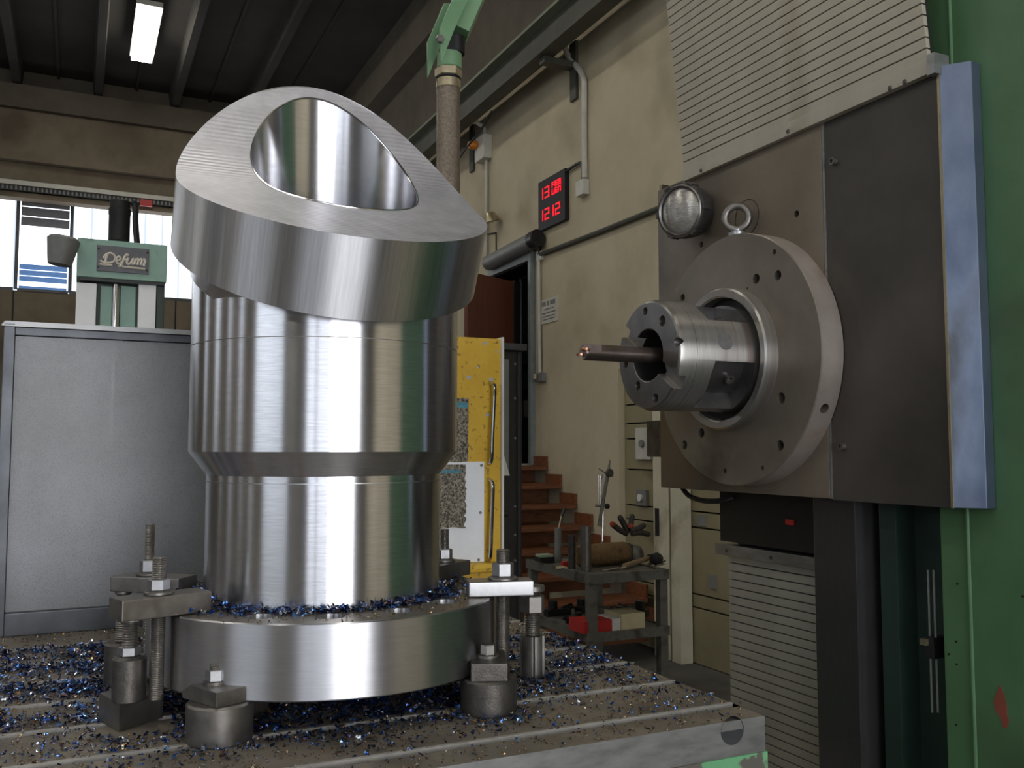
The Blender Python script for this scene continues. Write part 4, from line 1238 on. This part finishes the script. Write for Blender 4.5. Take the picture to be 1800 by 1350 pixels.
def sector(bm, x0, x1, r0, r1, a0, a1, n=12, slope=0):
    lo, hi = [], []
    rim = [(r1, a0 + (a1 - a0) * k / n) for k in range(n + 1)] + [(r0, a1 - (a1 - a0) * k / n) for k in range(n + 1)]
    for r, a in rim:
        t = (a - a0) / (a1 - a0)
        lo.append(bm.verts.new((x0 + slope * math.sin(t * PI) * -1, DY + r * math.cos(a), DZ + r * math.sin(a))))
        hi.append(bm.verts.new((x1, DY + r * math.cos(a), DZ + r * math.sin(a))))
    bm.faces.new(lo); bm.faces.new(hi[::-1])
    m_ = len(rim)
    for k in range(m_): bm.faces.new((lo[k], hi[k], hi[(k + 1) % m_], lo[(k + 1) % m_]))
pa_ = at(1272, 601, X=1.30)
# angle of the plug on the nose: solve on the cylinder surface nearest the camera
best = min((abs((EYE + (Vector((1.305, DY + SR * math.cos(t), DZ + SR * math.sin(t))) - EYE)).z - 0) * 0 + (lambda P: ((P - EYE).dot(_r) / (P - EYE).dot(_f) * FPX + 900 - 1272) ** 2 + (675 - (P - EYE).dot(_u) / (P - EYE).dot(_f) * FPX - 601) ** 2)(Vector((x, DY + SR * math.cos(t), DZ + SR * math.sin(t)))), t, x) for t in [R(120 + k * 2) for k in range(90)] for x in (1.27, 1.29, 1.31, 1.33, 1.35))
PT, PX = best[1], best[2]
for da in (-R(55), R(52), R(128), R(-128)):
    sector(cut, 1.262, 1.372, .088, .2, PT + da - R(31), PT + da + R(31), slope=.012)
boolean(sn, cut)
for f in sn.data.polygons:
    cc = f.center + sn.location + bmx.location
    rr = math.hypot(cc.y - DY, cc.z - DZ)
    if abs(f.normal.x) > .7 and cc.x < SX0 + .03: f.material_index = 1
    elif rr < .0605 and cc.x > SX0 + .001: f.material_index = 2
    elif rr < SR - .004 and cc.x > 1.24: f.material_index = 1
b = nb(); cyl(b, .087, (1.255, DY, DZ), (1.385, DY, DZ), 48); 
b2 = obj('inner_shaft', b, CORE, bmx)
for da in (-R(50), R(46)):
    u_ = Vector((0, math.cos(PT + da), math.sin(PT + da))); p = Vector((1.335, DY, DZ)) + u_ * .087
    b = nb(); lathe(b, [(.011, 0), (.011, .014), (.006, .014), (.006, .006), (0, .006)], p, u_, 18, False); obj('cap_screw', b, CLAMP, bmx)
u_ = Vector((0, math.cos(PT), math.sin(PT))); p = Vector((PX, DY, DZ)) + u_ * (SR - .0015)
b = nb(); lathe(b, [(.0205, 0), (.0205, .002), (.006, .0022), (.006, -.006), (0, -.006)], p, u_, 32, False); obj('plug', b, CLAMP_L, bmx)
b = nb(); lathe(b, [(SR + .0003, 0), (SR + .0003, .0008)], (1.212, DY, DZ), (1, 0, 0), 96, False); obj('joint_line', b, HOLE, bmx)
b = nb(); cyl(b, .0575, (1.33, DY, DZ), (1.34, DY, DZ), 32); obj('bore_back', b, HOLE, bmx)
# cutter held in the spindle
em = thing('end_mill', 'brown steel indexable end mill held in the spindle nose', 'cutter', (1.1, DY, DZ))
BR_ = .0183
b = nb(); lathe(b, [(BR_ * .9, .0), (BR_, .004), (BR_, .21)], (.999, DY, DZ), (1, 0, 0), 40)
eb = obj('shank', b, BITM, em)
cut = nb(); box(cut, .98, 1.045, DY - .03, DY - .004, DZ + .001, DZ + .03); box(cut, .98, 1.03, DY + .003, DY + .03, DZ - .03, DZ - .001)
boolean(eb, cut)
b = nb(); cyl(b, .0095, (.998, DY - .012, DZ + .001), (1.0, DY - .012, DZ + .0065), 20); M = None
obj('insert', b, CARB, em)
b = nb(); cyl(b, .0095, (.999, DY + .012, DZ - .001), (1.0, DY + .012, DZ - .0065), 20); obj('insert', b, CARB, em)
# eyebolt
b = nb()
ec = at(1295, 383, X=1.425); er = .0285
ring = [Vector((ec.x + .72 * er * math.cos(t), ec.y - .69 * er * math.cos(t), ec.z + er * math.sin(t))) for t in [2 * PI * k / 32 for k in range(33)]]
tube(b, ring, .0088, 12, False); eye = obj('eye_bolt', b, CLAMP, bmx)
b = nb(); zt2 = DZ + math.sqrt(max(0, DR ** 2 - (ec.y - DY) ** 2)); lathe(b, [(.02, 0), (.02, .008), (.011, .012), (.011, ec.z - er - zt2)], (ec.x, ec.y, zt2), (0, 0, 1), 24); obj('eye_collar', b, CLAMP_L, bmx)
# work lamp on the plate
lc = at(1195, 370, X=1.385)
ax = Vector((-.93, -.32, -.1)).normalized()
wl = obj('work_lamp', lathe(nb(), [(.045, -.075), (.066, -.055), (.071, -.028), (.072, -.004), (.07, 0), (.063, .001), (.059, -.006)], lc, ax, 48), LAMPB, bmx)
b = nb(); lathe(b, [(.0595, -.006), (.045, .006), (.027, .011), (0, .013)], lc, ax, 40, False); obj('lamp_glass', b, LAMPG, wl)
b = nb(); lathe(b, [(.066, .001), (.063, .004), (.059, .0)], lc, ax, 48, False); obj('lamp_bezel', b, CLAMP, wl)
x_, y_, _ = frame_of(ax)
for k in range(6):
    t = 2 * PI * k / 6
    u_ = x_ * math.cos(t) + y_ * math.sin(t)
    b = nb(); box(b, -.009, .009, -.003, .004, -.03, .003, Matrix.Translation(lc) @ Matrix(((-x_.x * math.sin(t) + y_.x * math.cos(t), u_.x, ax.x, u_.x * .071), (-x_.y * math.sin(t) + y_.y * math.cos(t), u_.y, ax.y, u_.y * .071), (-x_.z * math.sin(t) + y_.z * math.cos(t), u_.z, ax.z, u_.z * .071), (0, 0, 0, 1))))
    obj('lamp_lug', b, LAMPB, wl, .002)
b = nb(); cyl(b, .03, lc - ax * .08, (XP, lc.y + .01, lc.z), 20); obj('lamp_stem', b, LAMPB, wl)
# upper slatted way cover, leaning forward as it rises
cxb, czb = 1.452, 2.338
p_top = at(1183, 0, X=1.40)
lean = (1.40 - cxb) / (p_top.z - czb)
SYa, SYb = 1.2, 1.982
b = nb()
hgt_ = 1.0
prism(b, [(cxb + .008, czb), (cxb + .018, czb), (cxb + .018 + lean * hgt_, czb + hgt_), (cxb + .008 + lean * hgt_, czb + hgt_)], SYb - SYa - .004, Matrix(((1, 0, 0, 0), (0, 0, 1, SYa + .002), (0, 1, 0, 0), (0, 0, 0, 1))))
uc = obj('upper_way_cover', b, BLACK, bmx)
Ms = Matrix(((1, 0, lean, cxb), (0, 1, 0, 0), (0, 0, 1, czb), (0, 0, 0, 1)))
b = nb(); box(b, -.004, .012, SYa - .002, SYb + .002, -.004, .025, Ms); obj('bottom_strip', b, SLAT, uc, .001)
sp = .0217
first = None
for k in range(42):
    z = .0262 + sp * k
    if first is None:
        b = nb(); box(b, 0, .01, SYa, SYb, z, z + sp - .0028, Ms); first = obj('slat', b, SLAT, uc, .0008); floc = first.location.copy()
    else:
        share(first, 'slat', floc + Vector((lean * sp * k, 0, sp * k)))
for q in ((1232, 300), (1385, 231), (1590, 144), (1564, 155)):
    p = at(*q, X=cxb - .005); b = nb(); lathe(b, [(.0055, 0), (.004, -.002), (0, -.002)], p, (1, 0, 0), 12, False); obj('strip_screw', b, LAMPB, uc)
b = nb(); box(b, cxb - .01, cxb + .03, SYa - .02, SYa - .003, czb - .01, czb + .03); obj('end_clip', b, TSIDE, uc)
# black box and lower cover
b = nb(); a, c = at(1265, 865, X=1.545), at(1437, 968, X=1.545); box(b, 1.545, 1.62, c.y, a.y, at(1350, 962, X=1.545).z, PZ0 + .02); ub = obj('under_box', b, BLACK, bmx)
a = at(1388, 918, X=1.545); b = nb(); box(b, 1.542, 1.545, a.y - .016, a.y + .012, a.z - .006, a.z + .006); obj('red_label', b, RED, ub)
LX = 1.57
ly0_, ly1_ = at(1437, 1100, X=LX).y - .03, at(1282, 1100, X=LX).y
zl = at(1282, 975, X=LX).z
lc_ = obj('lower_way_cover', box(nb(), LX + .012, LX + .04, ly0_, ly1_, .2, zl), BLACK, bmx)
b = nb(); box(b, LX - .02, LX + .02, ly0_, ly1_ + .03, zl, at(1282, 956, X=LX).z); obj('top_strip', b, TSIDE, lc_, .002)
for k in range(3):
    b = nb(); lathe(b, [(.005, 0), (.004, -.003), (0, -.003)], (LX - .02, ly1_ - .02 - .17 * k, zl + .013), (1, 0, 0), 10, False); obj('strip_screw', b, LAMPB, lc_)
first = None
for k in range(52):
    z = zl - .0215 * (k + 1)
    if z < .22: break
    if first is None:
        b = nb(); box(b, LX, LX + .012, ly0_, ly1_, z + .0028, z + .0215); first = obj('slat', b, SLAT_L, lc_, .0008); floc = first.location.copy()
    else: share(first, 'slat', floc - Vector((0, 0, .0215 * k)))

# ================================================================ GREEN ARM AND BRAIDED HOSE
YH = 2.35
def hp(px, py, dy=0): return at(px, py, Y=YH + dy)
gc = hp(789, 100)
arm = thing('hose_arm', 'green square service arm with clevis cheeks hanging from above', 'arm', (gc.x, gc.y, gc.z))
p0 = hp(806, 40); p1 = hp(850, -60)
dirn = (p1 - p0).normalized()
side = Vector((1, -.25, 0)).normalized()
side = (side - dirn * side.dot(dirn)).normalized(); nrm = dirn.cross(side)
Ma = Matrix(((side.x, nrm.x, dirn.x, p0.x), (side.y, nrm.y, dirn.y, p0.y), (side.z, nrm.z, dirn.z, p0.z), (0, 0, 0, 1)))
b = nb(); box(b, -.033, .04, -.04, .04, -.035, 1.5, Ma); obj('beam', b, GREEN_ARM, arm, .003)
zc = hp(789, 96).z
poly = [(hp(760, 64).x, hp(760, 64).z), (hp(761, 126).x, hp(761, 126).z), (hp(784, 68).x, hp(784, 68).z), (hp(818, -5).x, hp(818, -5).z), (hp(790, -5).x, hp(790, -5).z)]
for y in (YH - .055, YH + .047): obj('cheek_plate', prism(nb(), poly, .008, Matrix(((1, 0, 0, 0), (0, 0, -1, y), (0, 1, 0, 0), (0, 0, 0, 1)))), GREEN_ARM, arm)
p = hp(772, 70, -.063); b = nb(); hexn(b, .012, p, p + Vector((0, -.012, 0))); obj('pivot_bolt', b, CLAMP, arm)
def vcyl(name, r, pxc, ya, yb_, m, par, n=28, hexa=False):
    a, c = hp(pxc, ya), hp(pxc, yb_)
    b = nb(); cyl(b, r, (c.x, YH, c.z), (c.x, YH, a.z), 6 if hexa else n, .2, .002); return obj(name, b, m, par)
k_ = (hp(807, 150) - hp(769, 150)).length / 38
vcyl('gland_sleeve', 16 * k_, 800, 66, 96, BLACK, arm)
vcyl('ferrule', 20 * k_, 790, 95, 122, GREEN_ARM, arm)
hs_ = thing('metal_hose', 'braided metal hose hanging from the green arm behind the workpiece', 'hose', hp(788, 300))
vcyl('hex_fitting', 22 * k_, 788, 122, 137, BRASS, hs_, hexa=True)
vcyl('seal_ring', 20.5 * k_, 788, 137, 141, BLACK, hs_)
vcyl('collar', 20 * k_, 788, 141, 158, BRASS, hs_)
b = nb(); tube(b, smooth_pts([hp(788, 157), hp(788, 240), hp(786, 400), hp(770, 560), hp(700, 700), hp(620, 850), hp(600, 1000)], 6), 19 * k_, 20); obj('braid', b, HOSE, hs_)

# ================================================================ TOOL CART
ZA = .85
k0 = at(1035, 1012, Z=ZA); k1 = at(935, 985, Z=ZA); k2 = at(1172, 1003, Z=ZA)
ax0, ax1, ay0, ay1 = k0.x, k0.x + .56, 4.86, 5.7
tc = thing('tool_cart', 'greasy dark steel tool cart with two trays by the door post', 'cart', ((ax0 + ax1) / 2, (ay0 + ay1) / 2, 0))
def tray(name, z):
    b = nb(); box(b, ax0, ax1, ay0, ay1, z - .012, z)
    h, t = .035, .012
    box(b, ax0 - t, ax0, ay0 - t, ay1 + t, z - .05, z + .01); box(b, ax1, ax1 + t, ay0 - t, ay1 + t, z - .05, z + .01)
    box(b, ax0, ax1, ay0 - t, ay0, z - .05, z + .01); box(b, ax0, ax1, ay1, ay1 + t, z - .05, z + .01)
    return obj(name, b, CARTM, tc, .002)
tray('top_tray', ZA); tray('lower_tray', .5)
for x in (ax0 - .002, ax1 - .05):
    for y in (ay0 - .002, ay1 - .05):
        b = nb(); box(b, x, x + .055, y, y + .055, 0, ZA - .02); obj('leg', b, CARTM, tc, .003)
# things on the top tray
def on(px, py, z=ZA): return at(px, py, Z=z)
p = on(1074, 958); 
rl0, rl1 = Vector((ax0 + .13, 5.22, ZA + .075)), Vector((ax1 - .03, 5.28, ZA + .075))
b = nb(); lathe(b, [(.0, -.001), (.055, 0), (.073, .012), (.07, .1), (.073, .25), (.07, .38), (.055, (rl1 - rl0).length), (0, (rl1 - rl0).length + .001)], rl0, rl1 - rl0, 24); tag(obj('cloth_roll', b, RAG), 'oily brown cloth roll lying across the tool cart', 'cloth')
# magnetic indicator stand
mg = thing('indicator_stand', 'chrome dial indicator stand with slanted dark arm on the cart', 'stand', on(1057, 965))
def mp_(px, py): return at(px, py, Y=5.33)
b = nb(); a = mp_(1058, 950); box(b, a.x - .03, a.x + .03, 5.3, 5.36, ZA, ZA + .06); obj('base', b, DARKM, mg, .004)
b = nb(); cyl(b, .008, (a.x, 5.33, ZA + .05), mp_(1060, 885), 10); obj('post', b, CHROME, mg)
b = nb(); tube(b, [mp_(1053, 925), mp_(1061, 875), mp_(1069, 830)], .013, 10); lathe(b, [(.013, 0), (.004, (mp_(1072, 808) - mp_(1069, 832)).length)], mp_(1069, 832), mp_(1072, 808) - mp_(1069, 832), 10); obj('arm', b, CARTM, mg)
p = mp_(1067, 831); b = nb(); lathe(b, [(.026, .0), (.028, .006), (.028, .02), (.024, .026), (0, .026)], p + Vector((0, -.02, 0)), (0, -1, 0), 24); obj('dial', b, LAMPB, mg)
for x in (1052.5, 1055.5): b = nb(); tube(b, [mp_(x, 835), mp_(x, 890)], .0028, 6); obj('thin_rod', b, CHROME, mg)
b = nb(); tube(b, [mp_(1047, 889), mp_(1062, 889)], .009, 10); obj('clamp_bar', b, CHROME, mg)
b = nb(); p = mp_(1067, 890); cyl(b, .017, p + Vector((-.01, 0, 0)), p + Vector((.012, 0, 0)), 14); obj('knob', b, BLACK, mg)
b = nb(); tube(b, [mp_(1053, 824), mp_(1062, 830), mp_(1078, 837)], .004, 6); tube(b, [mp_(1056, 843), mp_(1060, 833)], .006, 6); obj('clip_screw', b, CHROME, mg)
# gloves: two bunches of fingers
def glove(label, base, fingers, m, yy):
    t = thing('work_glove', label, 'glove', base)
    b = nb()
    c = at(*fingers[0][0], Y=yy)
    for f in fingers:
        P = [at(x, y, Y=yy) for x, y in f]
        pts = smooth_pts(P, 4)
        n = len(pts)
        rr = [.022, .021, .02, .019]
        tube(b, pts, .0195, 10)
        lathe(b, [(.0195, 0), (.016, .01), (.009, .017), (0, .019)], pts[-1], pts[-1] - pts[-2], 10, False)
    obj('finger', b, m, t)
    return t
bx0 = on(1108, 960)
g1 = glove('dark rubber glove with fanned fingers standing up on the cart', (bx0.x, 5.36, ZA + .1), [[(1102, 938), (1090, 932), (1077, 922)], [(1104, 936), (1097, 922), (1090, 910)], [(1108, 935), (1109, 922), (1111, 908)]], GLOVE, 5.36)
b = nb(); p = at(1109, 925, Y=5.33); lathe(b, [(.0, -.02), (.018, -.012), (.02, .0), (.013, .014), (0, .02)], p, (0, 0, 1), 12); obj('red_fingertip', b, GLOVE_R, g1, label='red fingertip')
b = nb(); p = at(1076.5, 921, Y=5.35); lathe(b, [(.0, -.02), (.018, -.012), (.02, .0), (.013, .014), (0, .02)], p, (-.5, 0, .5), 12); obj('red_fingertip', b, GLOVE_R, g1, label='red fingertip')
b = nb(); lathe(b, [(.06, ZA + .001), (.055, ZA + .06), (.035, ZA + .11), (0, ZA + .125)], (at(1104, 950, Y=5.38).x, 5.38, 0), (0, 0, 1), 18); obj('cuff', b, GLOVE, g1)
g2 = glove('second dark glove drooping to the right beside the fanned glove', (bx0.x + .1, 5.3, ZA + .1), [[(1110, 934), (1122, 929), (1131, 924)], [(1110, 938), (1124, 936), (1139, 939)]], GLOVE, 5.3)
b = nb(); lathe(b, [(.06, ZA + .001), (.055, ZA + .06), (.035, ZA + .1), (0, ZA + .11)], (at(1117, 950, Y=5.36).x, 5.36, 0), (0, 0, 1), 18); obj('cuff', b, CARTM, g2)
# cups and tools
def cup(name, px, py_top, py_bot, r, y, m, label, cat):
    c = at(px, py_bot, Y=y); z1 = at(px, py_top, Y=y).z
    b = nb(); lathe(b, [(r, ZA + .0005), (r, z1), (r * .85, z1), (r * .85, z1 - .03), (0, z1 - .03)], (c.x, y, 0), (0, 0, 1), 24); return tag(obj(name, b, m), label, cat)
cup('tool_cup', 981, 928, 962, .023, 5.55, GREYP, 'tall grey tube cup holding a file on the cart', 'cup')
cup('steel_sleeve', 1030, 925, 975, .033, 5.05, CLAMP, 'shiny steel sleeve standing on the cart front edge', 'sleeve')
cup('steel_bush', 1005, 940, 970, .024, 5.2, LAMPB, 'small dark bush standing left of the shiny sleeve', 'bush')
fl_ = thing('hand_file', 'file with pale tang standing in the grey tube cup', 'file', at(986, 925, Y=5.55))
b = nb(); tube(b, [at(982, 929, Y=5.55), at(987, 906, Y=5.55)], .006, 8); obj('blade', b, BRASS, fl_)
b = nb(); tube(b, [at(987, 907, Y=5.55), at(993, 893, Y=5.55)], .012, 8); obj('handle', b, DARKM, fl_)
gb = thing('small_carton', 'dark open carton with pale green paper on the cart corner', 'box', on(963, 965))
a, c = at(950, 958, Y=5.5), at(975, 970, Y=5.5)
b = nb(); box(b, a.x, c.x, 5.5, 5.59, ZA + .0005, ZA + .04); obj('carton', b, BLACK, gb, .002)
b = nb(); box(b, a.x + .004, c.x - .006, 5.505, 5.585, ZA + .04, ZA + .058); obj('paper', b, PAPER_G, gb, .004)
b = nb(); a, c = at(990, 952, Y=5.3), at(999, 961, Y=5.3); box(b, a.x, c.x, 5.3, 5.33, ZA + .0005, ZA + .034); tag(obj('match_box', b, RED, bev=.002), 'tiny red striped box beside the grey tube cup', 'box')
b = nb(); a, c = at(983, 963, Y=5.2), at(997, 967, Y=5.2); box(b, a.x, c.x, 5.2, 5.25, ZA + .0005, ZA + .012); tag(obj('paper_slip', b, PAPER_Y), 'small pale yellow slip on the cart tray edge', 'paper')
b = nb(); p = on(1010, 965); lathe(b, [(.0, -.04), (.035, -.03), (.042, 0), (.03, .03), (0, .04)], (p.x + .02, 5.12, ZA + .041), (1, .3, 0), 16); tag(obj('oil_can', b, DARKM), 'round dark red smeared can between bush and sleeve', 'can')
hm_ = thing('hammer', 'hammer with worn pale wooden handle on the cart tray', 'hammer', on(1120, 998))
b = nb(); tube(b, [at(1097, 995, Z=ZA + .02), at(1140, 981, Z=ZA + .03)], .0165, 10); obj('handle', b, WOODH, hm_)
b = nb(); p = at(1143, 981, Z=ZA + .03); cyl(b, .022, p + Vector((.02, .05, 0)), p + Vector((.03, -.06, 0)), 14, 0, .004); obj('head', b, DARKM, hm_)
r_ = random.Random(9)
words = ['spanner', 'drill_bit', 'hex_key', 'bolt', 'spanner', 'bolt', 'hex_key', 'drill_bit']
place = [(1072, 1001), (1085, 1000), (1140, 993), (1150, 990), (1160, 993), (1152, 985), (1147, 997), (1164, 988)]
lab = ['bright spanner at the front edge of the cart tray', 'thin drill bit behind the bright spanner on the tray', 'short hex key below the hammer head on the cart', 'stubby dark bolt right of the hammer head', 'small spanner in the tray corner by the door post', 'dark bolt leaning above the stubby bolt on the tray', 'thin hex key lying before the dark bolts', 'small drill bit at the far right tray corner']
for k, ((px, py), w, l) in enumerate(zip(place, words, lab)):
    p = at(px, py, Z=ZA + .01); a = r_.uniform(-.6, .6) + (.1 if k < 2 else .9)
    d = Vector((math.cos(a), math.sin(a), .1)) * (.06 if k < 2 else .035)
    b = nb()
    if w == 'spanner': tube(b, [p - d, p + d], .007, 6); lathe(b, [(.016, -.005), (.016, .005)], p + d, (0, 0, 1), 12); lathe(b, [(.014, -.005), (.014, .005)], p - d, (0, 0, 1), 12)
    elif w == 'bolt': cyl(b, .01, p - d, p + d, 10); hexn(b, .018, p + d, p + d * 1.4)
    elif w == 'hex_key': tube(b, [p - d, p + d, p + d + Vector((-d.y, d.x, 0)) * .5], .005, 6)
    else: cyl(b, .006, p - d, p + d, 8); lathe(b, [(.006, 0), (0, .012)], p + d, d, 8)
    tag(obj(w, b, CHROME if k in (0, 1, 4) else LAMPB), l, w.replace('_', ' '))
# lower tray
ZL = .5
def low(px, py, z=ZL): return at(px, py, Z=z)
rb = thing('red_carton', 'flat red carton with white label on the lower cart tray', 'box', (ax0 + .2, ay0 + .1, ZL))
b = nb(); a, c = at(1025, 1085, Y=ay0 + .02), at(1076, 1098, Y=ay0 + .02); box(b, a.x, c.x, ay0 + .02, ay0 + .2, ZL + .001, ZL + .075); obj('carton', b, RED, rb, .003)
b = nb(); e1 = at(1091, 1098, Y=ay0 + .02).x; box(b, c.x, e1, ay0 + .018, ay0 + .2, ZL + .001, ZL + .077); obj('label_end', b, WHITE, rb, .003)
b = nb(); box(b, e1 + .004, at(1134, 1090, Y=ay0 + .02).x, ay0 + .02, ay0 + .22, ZL + .001, ZL + .1); tag(obj('cream_carton', b, PAPER_Y, bev=.003), 'cream cardboard box beside the red carton on the lower tray', 'box')
for k, (px, py, s, l) in enumerate([(980, 1065, .09, 'black angled fitting at the left of the lower tray'), (1000, 1050, .08, 'dark casting lying behind the angled fitting'), (1060, 1060, .07, 'greasy lump of tooling behind the red carton'), (1085, 1056, .09, 'flat dark tool holder lying behind the cartons'), (1010, 1078, .06, 'small dark elbow in front of the casting')]):
    p = low(px, py + 14, ZL + .01)
    zz = ZL + .001
    b = nb(); M = Matrix.Translation((p.x, min(max(p.y, ay0 + .12), ay1 - .12) if k in (0, 1, 4) else ay0 + .42, zz)) @ Matrix.Rotation(.7 * k, 4, 'Z')
    box(b, -s, s, -s * .35, s * .35, 0, s * .5, M); cyl(b, s * .35, M @ Vector((-s * .4, 0, s * .45)), M @ Vector((-s * .4, 0, s * 1.1)), 16); cyl(b, s * .22, M @ Vector((s * .5, 0, s * .4)), M @ Vector((s * 1.3, s * .2, s * .6)), 12)
    tag(obj('tool_fitting', b, DARKM, bev=.002), l, 'fitting')
